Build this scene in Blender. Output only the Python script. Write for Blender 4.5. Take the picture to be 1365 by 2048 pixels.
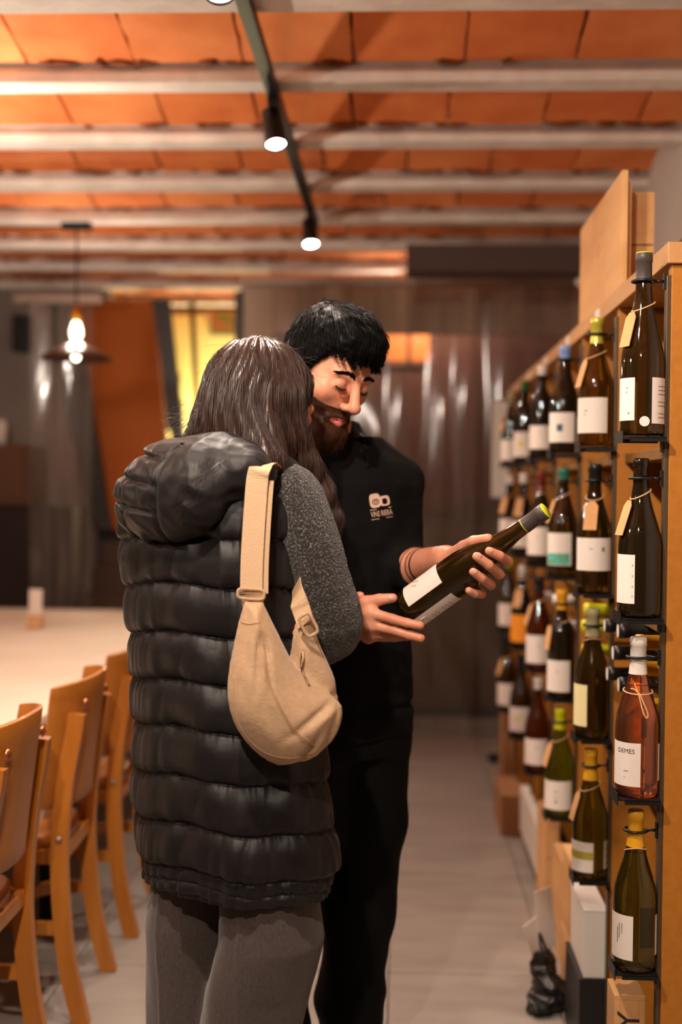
import bpy, bmesh, math, random
import numpy as np
from math import sin, cos, pi, radians as R, atan2, sqrt
from mathutils import Vector, Matrix, Euler
from mathutils.bvhtree import BVHTree

for _o in list(bpy.data.objects): bpy.data.objects.remove(_o)
SC = bpy.context.scene
COL = SC.collection
random.seed(7); RNG = np.random.default_rng(7)

# ------------------------------------------------------------------ camera
FPX, CAMH = 2500.0, 1.36
cam_d = bpy.data.cameras.new('camera'); cam = bpy.data.objects.new('camera', cam_d); COL.objects.link(cam)
cam_d.sensor_fit = 'VERTICAL'; cam_d.sensor_height = 36.0; cam_d.sensor_width = 24.0
cam_d.lens = FPX * 36.0 / 2048.0
CAMR = (Matrix.Rotation(math.atan(117.0/FPX), 3, 'Z') @ Matrix.Rotation(pi/2 - math.atan(45.3/FPX), 3, 'X')
        @ Matrix.Rotation(R(0.6), 3, 'Z'))
cam.matrix_world = Matrix.Translation((0, 0, CAMH)) @ CAMR.to_4x4()
cam_d.dof.use_dof = True; cam_d.dof.focus_distance = 2.33; cam_d.dof.aperture_fstop = 1.7
cam_d.dof.aperture_blades = 0; cam_d.clip_start = 0.02
SC.camera = cam
def W(px, py, Y):
    """the point of the place at distance Y down the aisle that the photograph shows at (px, py)"""
    d = CAMR @ Vector(((px-682.5)/FPX, -(py-1024)/FPX, -1.0))
    return Vector((0, 0, CAMH)) + d * (Y/d.y)

# ------------------------------------------------------------------ light
vs = SC.view_settings
vs.view_transform = 'Standard'; vs.look = 'None'; vs.gamma = 1.0; vs.use_curve_mapping = False; vs.exposure = 0.9
wd = bpy.data.worlds.new('world'); SC.world = wd; wd.use_nodes = True
wd.node_tree.nodes['Background'].inputs[0].default_value = (1.0, 0.78, 0.6, 1); wd.node_tree.nodes['Background'].inputs[1].default_value = 0.05
SC.cycles.use_denoising = True
SC.cycles.max_bounces = 7; SC.cycles.diffuse_bounces = 4; SC.cycles.glossy_bounces = 3; SC.cycles.transmission_bounces = 5; SC.cycles.adaptive_threshold = 0.07; SC.cycles.transparent_max_bounces = 24
SC.cycles.caustics_reflective = False; SC.cycles.caustics_refractive = False; SC.cycles.sample_clamp_indirect = 4.0
WARM = (1.0, 0.83, 0.68)
def spot(name, loc, target, power, size=100, blend=0.8, col=WARM, rad=0.03):
    l = bpy.data.lights.new(name, 'SPOT'); l.energy = power; l.color = col; l.spot_size = R(size); l.spot_blend = blend; l.shadow_soft_size = rad
    o = bpy.data.objects.new(name, l); COL.objects.link(o); o.location = loc
    o.rotation_euler = (Vector(target)-Vector(loc)).to_track_quat('-Z', 'Y').to_euler(); return o
def point(name, loc, power, col=WARM, rad=0.04):
    l = bpy.data.lights.new(name, 'POINT'); l.energy = power; l.color = col; l.shadow_soft_size = rad
    o = bpy.data.objects.new(name, l); COL.objects.link(o); o.location = loc; return o

# ------------------------------------------------------------------ colours and materials
def lin(c):
    c = [x/255.0 for x in c]
    return tuple((x/12.92 if x <= 0.04045 else ((x+0.055)/1.055)**2.4) for x in c) + (1.0,)
MATS = {}
def mat(name, c, rough=0.6, metal=0.0, c2=None, scale=20.0, bump=0.0, bscale=None, spec=0.5, stretch=None, sheen=0.0, coat=0.0,
        trans=0.0, ior=1.45, emit=None, estr=0.0, detail=4.0, rough2=None, aniso=0.0):
    if name in MATS: return MATS[name]
    m = bpy.data.materials.new(name); m.use_nodes = True
    nt = m.node_tree; b = nt.nodes['Principled BSDF']
    b.inputs['Base Color'].default_value = lin(c); b.inputs['Roughness'].default_value = rough; b.inputs['Metallic'].default_value = metal
    b.inputs['Specular IOR Level'].default_value = spec; b.inputs['IOR'].default_value = ior
    b.inputs['Sheen Weight'].default_value = sheen; b.inputs['Coat Weight'].default_value = coat; b.inputs['Transmission Weight'].default_value = trans
    if aniso: b.inputs['Anisotropic'].default_value = aniso
    if emit: b.inputs['Emission Color'].default_value = lin(emit); b.inputs['Emission Strength'].default_value = estr
    if c2 or bump:
        tc = nt.nodes.new('ShaderNodeTexCoord'); mp = nt.nodes.new('ShaderNodeMapping'); nt.links.new(tc.outputs['Object'], mp.inputs[0])
        if stretch: mp.inputs['Scale'].default_value = stretch
        oi = nt.nodes.new('ShaderNodeObjectInfo'); nt.links.new(oi.outputs['Random'], mp.inputs['Location'])
    if c2:
        n = nt.nodes.new('ShaderNodeTexNoise'); n.inputs['Scale'].default_value = scale; n.inputs['Detail'].default_value = detail
        nt.links.new(mp.outputs[0], n.inputs[0])
        r = nt.nodes.new('ShaderNodeValToRGB'); r.color_ramp.elements[0].position = 0.32; r.color_ramp.elements[1].position = 0.68
        r.color_ramp.elements[0].color = lin(c); r.color_ramp.elements[1].color = lin(c2)
        nt.links.new(n.outputs['Fac'], r.inputs[0]); nt.links.new(r.outputs[0], b.inputs['Base Color'])
        if rough2 is not None:
            mr = nt.nodes.new('ShaderNodeMapRange'); mr.inputs['To Min'].default_value = rough; mr.inputs['To Max'].default_value = rough2
            nt.links.new(n.outputs['Fac'], mr.inputs[0]); nt.links.new(mr.outputs[0], b.inputs['Roughness'])
    if bump:
        n2 = nt.nodes.new('ShaderNodeTexNoise'); n2.inputs['Scale'].default_value = bscale or scale; n2.inputs['Detail'].default_value = 5
        nt.links.new(mp.outputs[0], n2.inputs[0])
        bp = nt.nodes.new('ShaderNodeBump'); bp.inputs['Strength'].default_value = bump; bp.inputs['Distance'].default_value = 0.01
        nt.links.new(n2.outputs['Fac'], bp.inputs['Height']); nt.links.new(bp.outputs[0], b.inputs['Normal'])
    MATS[name] = m; return m

# ------------------------------------------------------------------ objects
def tag(o, label=None, cat=None, group=None, kind=None):
    if label: o['label'] = label
    if cat: o['category'] = cat
    if group: o['group'] = group
    if kind: o['kind'] = kind
    return o
def thing(name, label, cat, loc=(0, 0, 0), rotz=0.0, group=None):
    o = bpy.data.objects.new(name, None); COL.objects.link(o); o.location = loc; o.rotation_euler = (0, 0, rotz); o.empty_display_size = 0.05
    return tag(o, label, cat, group)
def link(name, me, m=None, parent=None):
    if m is not None and len(me.materials) == 0: me.materials.append(m)
    o = bpy.data.objects.new(name, me); COL.objects.link(o)
    if parent is not None: o.parent = parent
    return o
def meshdata(name, v, f, smooth=False, m=None):
    me = bpy.data.meshes.new(name)
    if isinstance(v, np.ndarray) and isinstance(f, np.ndarray):
        k = f.shape[1]
        me.vertices.add(len(v)); me.vertices.foreach_set('co', v.astype(np.float32).ravel())
        me.loops.add(f.size); me.loops.foreach_set('vertex_index', f.astype(np.int32).ravel())
        me.polygons.add(len(f)); me.polygons.foreach_set('loop_start', np.arange(0, f.size, k, dtype=np.int32))
        me.polygons.foreach_set('loop_total', np.full(len(f), k, dtype=np.int32))
        me.update(calc_edges=True); me.validate()
    else:
        me.from_pydata([tuple(x) for x in v], [], [tuple(int(i) for i in x) for x in f]); me.update()
    if smooth: me.polygons.foreach_set('use_smooth', np.ones(len(me.polygons), dtype=bool))
    if m is not None: me.materials.append(m)
    return me
class MB:
    """collects boxes, lathes and tubes; build() links them as one mesh object"""
    def __init__(s): s.v = []; s.f = []; s.sm = []
    def add(s, v, f, smooth=False):
        k = len(s.v); s.v += [tuple(x) for x in v]; s.f += [tuple(int(i)+k for i in x) for x in f]; s.sm += [smooth]*len(f); return s
    def box(s, a, b, bev=0.0, M=None):
        bm = bmesh.new(); bmesh.ops.create_cube(bm, size=1.0)
        for v in bm.verts: v.co = Vector(((a[i]+b[i])/2 + v.co[i]*(b[i]-a[i])) for i in range(3))
        if bev > 0: bmesh.ops.bevel(bm, geom=list(bm.edges), offset=bev, segments=2, affect='EDGES', profile=0.6)
        if M is not None: bmesh.ops.transform(bm, matrix=M, verts=bm.verts)
        bm.verts.index_update(); s.add([v.co[:] for v in bm.verts], [[v.index for v in f.verts] for f in bm.faces]); bm.free(); return s
    def prism(s, pts, z0, z1, M=None):
        """polygon pts (x,y) pushed from z0 to z1"""
        n = len(pts); v = [(p[0], p[1], z0) for p in pts]+[(p[0], p[1], z1) for p in pts]
        if M is not None: v = [tuple(M @ Vector(x)) for x in v]
        return s.add(v, [tuple(range(n))[::-1], tuple(range(n, 2*n))]+[(i, (i+1) % n, n+(i+1) % n, n+i) for i in range(n)])
    def lathe(s, prof, n=24, M=None, a0=0.0, a1=2*pi, smooth=True):
        full = abs(a1-a0-2*pi) < 1e-6; v = []; f = []; k = n if full else n+1
        for r, z in prof:
            for i in range(k):
                a = a0+(a1-a0)*i/n; v.append((r*cos(a), r*sin(a), z))
        for j in range(len(prof)-1):
            for i in range(n):
                i2 = (i+1) % k; f.append((j*k+i, j*k+i2, (j+1)*k+i2, (j+1)*k+i))
        if M is not None: v = [tuple(M @ Vector(x)) for x in v]
        return s.add(v, f, smooth)
    def tube(s, pts, r, n=8, closed=False, cap=True, flat=None):
        """round tube (or flat band: flat=(half width, half thickness, up vector)) along pts"""
        pts = [Vector(p) for p in pts]; N = len(pts); rs = r if isinstance(r, (list, tuple)) else [r]*N
        v = []; f = []; up = Vector(flat[2]) if flat else None; prev = None
        for i, p in enumerate(pts):
            t = (pts[(i+1) % N]-pts[i-1]) if (closed or 0 < i < N-1) else (pts[1]-pts[0] if i == 0 else pts[-1]-pts[-2])
            t.normalize()
            if flat: a = up.cross(t)
            elif prev is None: a = t.orthogonal()
            else: a = prev - t*prev.dot(t)
            a.normalize(); prev = a; b = t.cross(a)
            for j in range(n):
                q = 2*pi*j/n + (pi/n if flat else 0)
                if flat:
                    k = 1/cos(pi/4) if n == 4 else 1
                    v.append(p + a*cos(q)*flat[0]*k*rs[i] + b*sin(q)*flat[1]*k*rs[i])
                else: v.append(p + a*cos(q)*rs[i] + b*sin(q)*rs[i])
        M_ = N if closed else N-1
        for i in range(M_):
            for j in range(n): f.append((i*n+j, i*n+(j+1) % n, ((i+1) % N)*n+(j+1) % n, ((i+1) % N)*n+j))
        if cap and not closed: f += [tuple(range(n))[::-1], tuple((N-1)*n+j for j in range(n))]
        return s.add(v, f, not (flat and n == 4))
    def data(s, name, m=None):
        me = meshdata(name, s.v, s.f, False, m); me.polygons.foreach_set('use_smooth', np.array(s.sm, dtype=bool)); return me
    def build(s, name, m=None, parent=None): return link(name, s.data(name, m), None, parent)
def boxo(name, a, b, m, parent=None, bev=0.0, kind=None):
    o = MB().box(a, b, bev).build(name, m, parent)
    if kind: o['kind'] = kind
    return o
def subdiv(o, n=2):
    md = o.modifiers.new('subdivision', 'SUBSURF'); md.levels = n; md.render_levels = n; return o
def copy_tree(o, parent=None):
    c = o.copy(); COL.objects.link(c); c.parent = parent
    for ch in list(o.children): copy_tree(ch, c)
    return c
def spline(pts, n=8):
    """Catmull-Rom through pts"""
    P = [np.array(p, float) for p in pts]; P = [2*P[0]-P[1]]+P+[2*P[-1]-P[-2]]; out = []
    for i in range(1, len(P)-2):
        for k in range(n):
            t = k/n; a, b, c, d = P[i-1:i+3]
            out.append(0.5*((2*b)+(-a+c)*t+(2*a-5*b+4*c-d)*t*t+(-a+3*b-3*c+d)*t**3))
    out.append(P[-2]); return np.array(out)
def text_geo(s, size=1.0):
    cu = bpy.data.curves.new('lettering', 'FONT'); cu.body = s; cu.size = size; cu.resolution_u = 2; cu.align_x = 'CENTER'; cu.align_y = 'CENTER'
    o = bpy.data.objects.new('lettering', cu); COL.objects.link(o); dg = bpy.context.evaluated_depsgraph_get(); me = o.evaluated_get(dg).to_mesh()
    v = [x.co[:] for x in me.vertices]; f = [tuple(p.vertices) for p in me.polygons]; o.evaluated_get(dg).to_mesh_clear()
    bpy.data.objects.remove(o); bpy.data.curves.remove(cu); return v, f

# ------------------------------------------------------------------ implicit surfaces (bodies, garments, hair)
def rowd(a, P): return P-np.asarray(a, float)
def p_cap(a, b, ra, rb):
    a = np.array(a, float); b = np.array(b, float); ab = b-a; L = max(ab@ab, 1e-12)
    def f(P):
        t = np.clip(((P-a)@ab)/L, 0, 1); return np.linalg.norm(P-a-t[..., None]*ab, axis=-1)-(ra+(rb-ra)*t)
    return f, (a+b)/2, sqrt(L)/2+max(ra, rb)
def p_ell(c, r, M=None):
    c = np.array(c, float); r = np.array(r, float); Mi = None if M is None else np.array(M.to_3x3().transposed())
    def f(P):
        q = P-c
        if Mi is not None: q = q@Mi.T
        k0 = np.linalg.norm(q/r, axis=-1); k1 = np.linalg.norm(q/(r*r), axis=-1)+1e-9; return k0*(k0-1)/k1
    return f, c, float(r.max())
def p_box(c, h, rad, M=None):
    c = np.array(c, float); h = np.array(h, float); Mi = None if M is None else np.array(M.to_3x3().transposed())
    def f(P):
        q = P-c
        if Mi is not None: q = q@Mi.T
        q = np.abs(q)-h+rad; return np.linalg.norm(np.maximum(q, 0), axis=-1)+np.minimum(q.max(axis=-1), 0)-rad
    return f, c, float(np.linalg.norm(h))
class SDF:
    def __init__(s): s.ops = []; s.fx = []
    def add(s, prim, k=0.01, mode='u'): s.ops.append((prim[0], prim[1], prim[2], k, mode)); return s
    def cap(s, a, b, ra, rb, k=0.01, mode='u'): return s.add(p_cap(a, b, ra, rb), k, mode)
    def ell(s, c, r, M=None, k=0.01, mode='u'): return s.add(p_ell(c, r, M), k, mode)
    def chain(s, pts, rs, k=0.01, kin=0.004):
        """a limb: capsules joined smoothly, then merged as one"""
        prims = [p_cap(pts[i], pts[i+1], rs[i], rs[i+1]) for i in range(len(pts)-1)]
        def f(P):
            d = prims[0][0](P)
            for q in prims[1:]: d = smin(d, q[0](P), kin)
            return d
        A = np.array([list(p) for p in pts], float); c = A.mean(0); rad = np.linalg.norm(A-c, axis=1).max()+max(rs)
        return s.add((f, c, rad), k)
    def __call__(s, P, bc=None, br=0.0):
        d = np.full(P.shape[:-1], 10.0)
        for f, c, r, k, mode in s.ops:
            if bc is not None:
                m = np.linalg.norm(bc-c, axis=-1) < r+br+k+0.03
                if not m.any(): continue
                x = f(P[m]); y = d[m]
            else: x = f(P); y = d
            y = smin(y, x, k) if mode == 'u' else (-smin(-y, x, k) if mode == 's' else -smin(-y, -x, k))
            if bc is not None: d[m] = y
            else: d = y
        for g in s.fx: d = g(P, d)
        return d
    def grad(s, P, e=0.0015):
        k = np.array([[1, -1, -1], [-1, -1, 1], [-1, 1, -1], [1, 1, 1]], float); g = 0
        for q in k: g = g+q*s(P+e*q)[..., None]
        return g/(np.linalg.norm(g, axis=-1, keepdims=True)+1e-12)
    def project(s, P, off=0.0, it=3):
        for _ in range(it): P = P-s.grad(P)*(s(P)-off)[..., None]
        return P
def smin(a, b, k):
    h = np.clip(0.5+0.5*(b-a)/k, 0, 1); return b*(1-h)+a*h-k*h*(1-h)
def nets(sdf, lo, hi, h, slack=1.2, B=8):
    """sparse surface nets: returns vertices and quads of the zero level"""
    lo = np.array(lo, float); hi = np.array(hi, float); nb = np.ceil((hi-lo)/(h*B)).astype(int)
    I = np.stack(np.meshgrid(*[np.arange(n) for n in nb], indexing='ij'), -1).reshape(-1, 3)
    C = lo+(I+0.5)*h*B; br = h*B*0.5*sqrt(3); d = sdf(C[:, None, :], C, 0.02)[:, 0]
    I = I[np.abs(d) < br*slack+0.004]; C = lo+(I+0.5)*h*B
    g = np.stack(np.meshgrid(*[np.arange(B+1)]*3, indexing='ij'), -1); S = np.empty((len(I), B+1, B+1, B+1), np.float32)
    for a in range(0, len(I), 400):
        J = I[a:a+400]; P = lo+(J[:, None, None, None, :]*B+g[None])*h
        S[a:a+400] = sdf(P.reshape(len(J), -1, 3), lo+(J+0.5)*h*B, br).reshape(len(J), B+1, B+1, B+1)
    ins = S < 0; N3 = nb*B+2
    cnt = sum(ins[:, i:i+B, j:j+B, k:k+B].astype(np.int8) for i in (0, 1) for j in (0, 1) for k in (0, 1))
    b, i, j, k = np.nonzero((cnt > 0) & (cnt < 8)); pos = np.zeros((len(b), 3)); num = np.zeros(len(b))
    cr = [(x, y, z) for x in (0, 1) for y in (0, 1) for z in (0, 1)]
    for p in cr:
        for ax in range(3):
            if p[ax]: continue
            q = list(p); q[ax] = 1
            s0 = S[b, i+p[0], j+p[1], k+p[2]]; s1 = S[b, i+q[0], j+q[1], k+q[2]]; m = (s0 < 0) != (s1 < 0)
            t = np.where(m, s0/(s0-s1+1e-20), 0); o = np.array(p, float)[None]+t[:, None]*np.eye(3)[ax][None]
            pos += o*m[:, None]; num += m
    cell = I[b]*B+np.stack([i, j, k], -1); V = lo+(cell+pos/num[:, None])*h
    key = ((cell[:, 0]+1)*N3[1]+cell[:, 1]+1)*N3[2]+cell[:, 2]+1; o = np.argsort(key); key = key[o]; V = V[o]
    F = []
    for ax in range(3):
        sl = [slice(0, B)]*3; s2 = [slice(0, B)]*3; s2[ax] = slice(1, B+1)
        a0 = ins[(slice(None),)+tuple(sl)]; a1 = ins[(slice(None),)+tuple(s2)]
        e = np.stack(np.nonzero(a0 != a1), -1); c = I[e[:, 0]]*B+e[:, 1:]; flip = a0[tuple(e.T)]
        u, w = [(1, 2), (2, 0), (0, 1)][ax]; quad = []
        for du, dw in ((0, 0), (-1, 0), (-1, -1), (0, -1)):
            q = c.copy(); q[:, u] += du; q[:, w] += dw; kk = ((q[:, 0]+1)*N3[1]+q[:, 1]+1)*N3[2]+q[:, 2]+1
            z = np.clip(np.searchsorted(key, kk), 0, len(key)-1); quad.append(np.where(key[z] == kk, z, -1))
        Q = np.stack(quad, -1); ok = (Q >= 0).all(1); Q = Q[ok]; fl = flip[ok]; Q[~fl] = Q[~fl][:, ::-1]; F.append(Q)
    return V, np.concatenate(F)
def skin(name, sdf, lo, hi, h, m, parent=None, slack=1.2):
    V, F = nets(sdf, lo, hi, h, slack); o = link(name, meshdata(name, V, F, True, m), None, parent); return o
def noise3(P, seed=0, oct=3, f=1.0):
    """cheap smooth noise: sums of rotated sines"""
    r = np.random.default_rng(seed); s = 0; a = 1.0; tot = 0
    for o in range(oct):
        for _ in range(3):
            k = r.normal(size=3); k /= np.linalg.norm(k); s = s+a*np.sin((P@k)*f*(2**o)*6.28+r.uniform(0, 6.28)); tot += a*0.7
        a *= 0.55
    return s/tot
def strands_geo(paths, rad, n=3):
    """paths (S,K,3) to thin tapered tubes"""
    S, K, _ = paths.shape; t = np.gradient(paths, axis=1); t /= np.linalg.norm(t, axis=-1, keepdims=True)+1e-9
    ref = np.broadcast_to(np.array([0.31, 0.77, 0.55]), t.shape); a = np.cross(t, ref); a /= np.linalg.norm(a, axis=-1, keepdims=True)+1e-9; b = np.cross(t, a)
    w = np.minimum(1.0, (1.02-np.linspace(0, 1, K))*3.0); rr = (np.asarray(rad).reshape(-1, 1)*w[None])[..., None]
    V = np.stack([paths+(a*cos(2*pi*j/n)+b*sin(2*pi*j/n))*rr for j in range(n)], 2).reshape(-1, 3)
    idx = np.arange(S*K*n).reshape(S, K, n); F = []
    for j in range(n):
        j2 = (j+1) % n; F.append(np.stack([idx[:, :-1, j], idx[:, :-1, j2], idx[:, 1:, j2], idx[:, 1:, j]], -1).reshape(-1, 4))
    return V, np.concatenate(F)
# ================================================================== the room
ZB = 2.61                                   # underside of the beams
XR, XL, YB, YN, YP = 1.0, -4.2, 10.4, -3.6, 6.98
M_brick = mat('terracotta', (226, 132, 72), 0.85, c2=(210, 112, 56), scale=7, bump=0.25, bscale=60)
M_brickb = mat('terracotta_pale', (236, 148, 88), 0.85, c2=(216, 122, 64), scale=5, bump=0.25, bscale=50)
M_mortar = mat('mortar_dark', (150, 84, 48), 0.95, c2=(84, 44, 26), scale=30, bump=0.4, bscale=80)
M_beam = mat('beam_plaster', (236, 230, 222), 0.8, c2=(214, 206, 196), scale=9, bump=0.3, bscale=50)
M_wall = mat('wall_plaster', (205, 196, 188), 0.85, c2=(192, 182, 172), scale=3, bump=0.08, bscale=30)
M_wallg = mat('wall_grey', (134, 124, 118), 0.85, c2=(122, 112, 108), scale=3)
M_tile = mat('floor_tile', (156, 145, 137), 0.42, c2=(138, 128, 120), scale=4.5, stretch=(0.6, 2.2, 1), bump=0.03, bscale=40, rough2=0.55)
M_grout = mat('floor_grout', (112, 100, 92), 0.9)
M_black = mat('black_metal', (17, 16, 16), 0.42)
M_blackp = mat('black_plastic', (14, 13, 13), 0.5)
M_white = mat('white_paint', (222, 214, 205), 0.5)
M_dark = mat('dark_brown', (46, 30, 24), 0.7, c2=(34, 22, 18), scale=4)

fl = boxo('floor', (XL, YN, -0.12), (XR+0.2, YB, -0.006), M_grout, kind='structure')
TW, TLn = 0.45, 0.9
tile_me = MB().box((0.002, 0.002, -0.008), (TW-0.002, TLn-0.002, 0.0), 0.0012).data('tile', M_tile)
for i in range(-6, 3):
    for j in range(-1, 12):
        x, y = -0.015+i*TW, 3.505-3*TLn+j*TLn
        if x+TW > XR+0.15: continue
        o = link('tile', tile_me, None, fl); o.location = (x, y, 0)
boxo('wall_right', (XR, YN, 0), (XR+0.15, YB, 3.0), M_wall, kind='structure')
boxo('wall_left', (XL-0.15, YN, 0), (XL, YB, 3.0), M_wall, kind='structure')
boxo('wall_rear', (XL, YN-0.15, 0), (XR, YN, 3.0), M_wall, kind='structure')
boxo('wall_far', (XL, YB, 0), (XR, YB+0.15, 3.0), M_dark, kind='structure')
ceil = boxo('ceiling', (XL, YN, ZB+0.155), (XR, YB, ZB+0.3), M_mortar, kind='structure')
# brick pieces between the beams: two courses to a bay, each course tipped to a shallow vault
BY = [3.24+0.66*(k-1) for k in range(-9, 12)]
PW = 0.337
def brick_mesh(tilt, seed):
    r = random.Random(seed); bm = bmesh.new(); bmesh.ops.create_grid(bm, x_segments=5, y_segments=4, size=0.5)
    for v in bm.verts:
        x, y = v.co.x, v.co.y; e = max(abs(x), abs(y)) > 0.49
        v.co = Vector((x*(PW-0.008)+(r.uniform(-.003, .003) if e else 0), y*0.276+(r.uniform(-.003, .003) if e else 0), -tilt*y*0.05-0.010*(1-4*y*y)*0+r.uniform(-.0015, .0015)))
    ext = bmesh.ops.extrude_face_region(bm, geom=list(bm.faces)); 
    for g in ext['geom']:
        if isinstance(g, bmesh.types.BMVert): g.co.z += 0.03
    bmesh.ops.recalc_face_normals(bm, faces=bm.faces); me = bpy.data.meshes.new('ceiling_brick'); bm.to_mesh(me); bm.free(); return me
bmesh_ = {}
for t in (-1, 1):
    for q in range(3):
        for mi, mm in enumerate((M_brick, M_brickb)):
            me = brick_mesh(t, q+10*t+50*mi); me.materials.append(mm); bmesh_[t, q, mi] = me
M_patch = M_mortar
nbr = 0
for k in range(len(BY)-1):
    y0 = BY[k]+0.05; full = 2.4 < y0 < 8.6
    off = random.uniform(0, PW)
    nx = 16
    for i in range(nx):
        x = XR+PW*.5-i*PW-off
        for t, yy in ((-1, y0+0.14), (1, y0+0.42)):
            if not full and not (y0 < 2.4 and False): continue
            o = link('ceiling_brick', bmesh_[t, random.randrange(3), 0 if random.random() < .65 else 1], None, ceil); nbr += 1
            o.location = (x+(0.004 if t > 0 else -.03)*random.uniform(.5, 1), yy, ZB+0.085+random.uniform(-.002, .002))
    if not full:
        boxo('ceiling_vault', (XL, y0, ZB+0.09), (XR, y0+0.56, ZB+0.12), M_brick, ceil)
# lumps of mortar squeezed out along the brick edges
for k in range(len(BY)-1):
    if not 2.4 < BY[k] < 8.0: continue
    mb = MB()
    for yy, dens in ((BY[k]+0.055, 6), (BY[k]+0.605, 30)):
        for _ in range(dens):
            x = random.uniform(-2.6, 1.0); L = random.uniform(.02, .13); h = random.uniform(.004, .013)
            mb.tube([(x-L/2, yy, ZB+.062), (x-L*.2, yy+random.uniform(-.02, .01), ZB+.056), (x+L*.25, yy+random.uniform(-.02, .01), ZB+.057), (x+L/2, yy, ZB+.062)], [h*.4, h, h*.8, h*.3], 6)
    o = mb.build('mortar_lumps', M_mortar, ceil); o['kind'] = 'stuff'
def beam_mesh(L):
    prof = [(-.05, 0), (.05, 0), (.052, .03), (.03, .06), (.03, .14), (-.03, .14), (-.03, .06), (-.052, .03)]
    return prof
for y in BY:
    mb = MB(); M = Matrix(((0, 0, 1, 0), (1, 0, 0, 0), (0, 1, 0, 0), (0, 0, 0, 1)))
    xr = XR
    mb.prism(beam_mesh(1), XL, xr, Matrix.Translation((0, y, ZB)) @ M)
    o = mb.build('trim_beam', M_beam); o.name = 'trim_%d' % (BY.index(y)+1); o['kind'] = 'structure'
# boxed-in lintel below the ceiling, right of the middle
boxo('trim_40', (0.02, 5.98, 2.405), (XR, 6.2, 2.53), mat('lintel_grey', (84, 66, 60), 0.8), kind='structure')

# ---- partition across the far end: header, jambs, plastic strip curtain, dim storeroom behind
M_head = mat('header_beige', (196, 164, 140), 0.75, c2=(182, 150, 128), scale=5)
boxo('wall_partition_header', (-0.86, YP+0.02, 2.235), (0.96, YP+0.1, 2.50), M_head, kind='structure')
boxo('wall_partition_jamb_left', (-0.9, YP, 0), (-0.72, YP+0.12, 2.50), mat('jamb_beige', (190, 166, 148), .7), kind='structure')
boxo('wall_partition_jamb_right', (0.90, YP, 0), (XR, YP+0.12, 2.50), M_head, kind='structure')
boxo('trim_41', (-0.93, YP-0.02, 0), (-0.89, YP+0.14, 2.46), M_black, kind='structure')
def pvc():
    m = bpy.data.materials.new('clear_pvc'); m.use_nodes = True; nt = m.node_tree; nt.nodes.clear()
    o = nt.nodes.new('ShaderNodeOutputMaterial'); t = nt.nodes.new('ShaderNodeBsdfTransparent'); t.inputs[0].default_value = (0.86, 0.82, 0.78, 1)
    g = nt.nodes.new('ShaderNodeBsdfGlossy'); g.inputs['Roughness'].default_value = 0.12; g.inputs[0].default_value = (0.85, 0.85, 0.85, 1)
    d = nt.nodes.new('ShaderNodeBsdfDiffuse'); d.inputs[0].default_value = (0.5, 0.42, 0.37, 1)
    f = nt.nodes.new('ShaderNodeFresnel'); f.inputs[0].default_value = 1.5; mx = nt.nodes.new('ShaderNodeMixShader'); m2 = nt.nodes.new('ShaderNodeMixShader'); m2.inputs[0].default_value = 0.10
    nt.links.new(t.outputs[0], m2.inputs[1]); nt.links.new(d.outputs[0], m2.inputs[2])
    nt.links.new(f.outputs[0], mx.inputs[0]); nt.links.new(m2.outputs[0], mx.inputs[1]); nt.links.new(g.outputs[0], mx.inputs[2]); nt.links.new(mx.outputs[0], o.inputs[0])
    return m
M_pvc = pvc()
def strip(x0, wd, y, z0, z1, seed, parent):
    r = random.Random(seed); v = []; f = []; nx, nz = 10, 40
    ph = [r.uniform(0, 6) for _ in range(4)]
    for j in range(nz+1):
        z = z0+(z1-z0)*j/nz; q = 1-j/nz
        for i in range(nx+1):
            s = i/nx-.5
            yy = y+0.018*(1-4*s*s)*(0.5+.6*sin(ph[0]+z*1.1))-.01+0.010*sin(ph[1]+z*2.7+s*3)*q+0.008*sin(ph[2]+z*7+s*4)*q+0.03*s*sin(ph[3]+z*.9)
            v.append((x0+wd*(i/nx)+0.01*sin(ph[3]+2*z)*q, yy, z))
    for j in range(nz):
        for i in range(nx): a = j*(nx+1)+i; f.append((a, a+1, a+nx+2, a+nx+1))
    o = link('strip', meshdata('strip', v, f, True, M_pvc), None, parent)
cu = thing('strip_curtain', 'clear plastic strip curtain hanging in the far doorway behind the man', 'strip curtain', (0, YP-0.06, 0))
for i in range(10):
    strip(-0.86+i*0.178, 0.2, 0.01 if i % 2 else -0.045, 0.02, 2.49, 50+i, cu)
MB().box((-0.9, -0.03, 2.485), (0.95, 0.03, 2.525), .003).build('rail', mat('rail_steel', (150, 130, 118), .4, .6), cu)
cu2 = thing('strip_curtain', 'clear plastic strip curtain hanging at the far left beside the orange panel', 'strip curtain', (0, 6.72, 0))
for i in range(4):
    strip(-2.0+i*0.075, 0.105, 0.02 if i % 2 else -0.035, 0.02, 2.36, 80+i, cu2)
MB().box((-2.1, -0.03, 2.35), (-1.62, 0.03, 2.40), .003).build('rail', MATS['rail_steel'], cu2)
point('storeroom_fill_light', (.1, 7.25, 2.42), 9, WARM, .08)  # added fill lamp with no known source, brightens the wood behind the curtain
sl_ = thing('storeroom_fill_lamp', 'added round fill lamp in the storeroom behind the far curtain', 'lamp', (.1, 7.25, 2.47))
MB().lathe([(0, .1), (.09, .1), (.09, .05), (.07, .02), (0, .01)], 20).build('housing', M_black, sl_)
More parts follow.
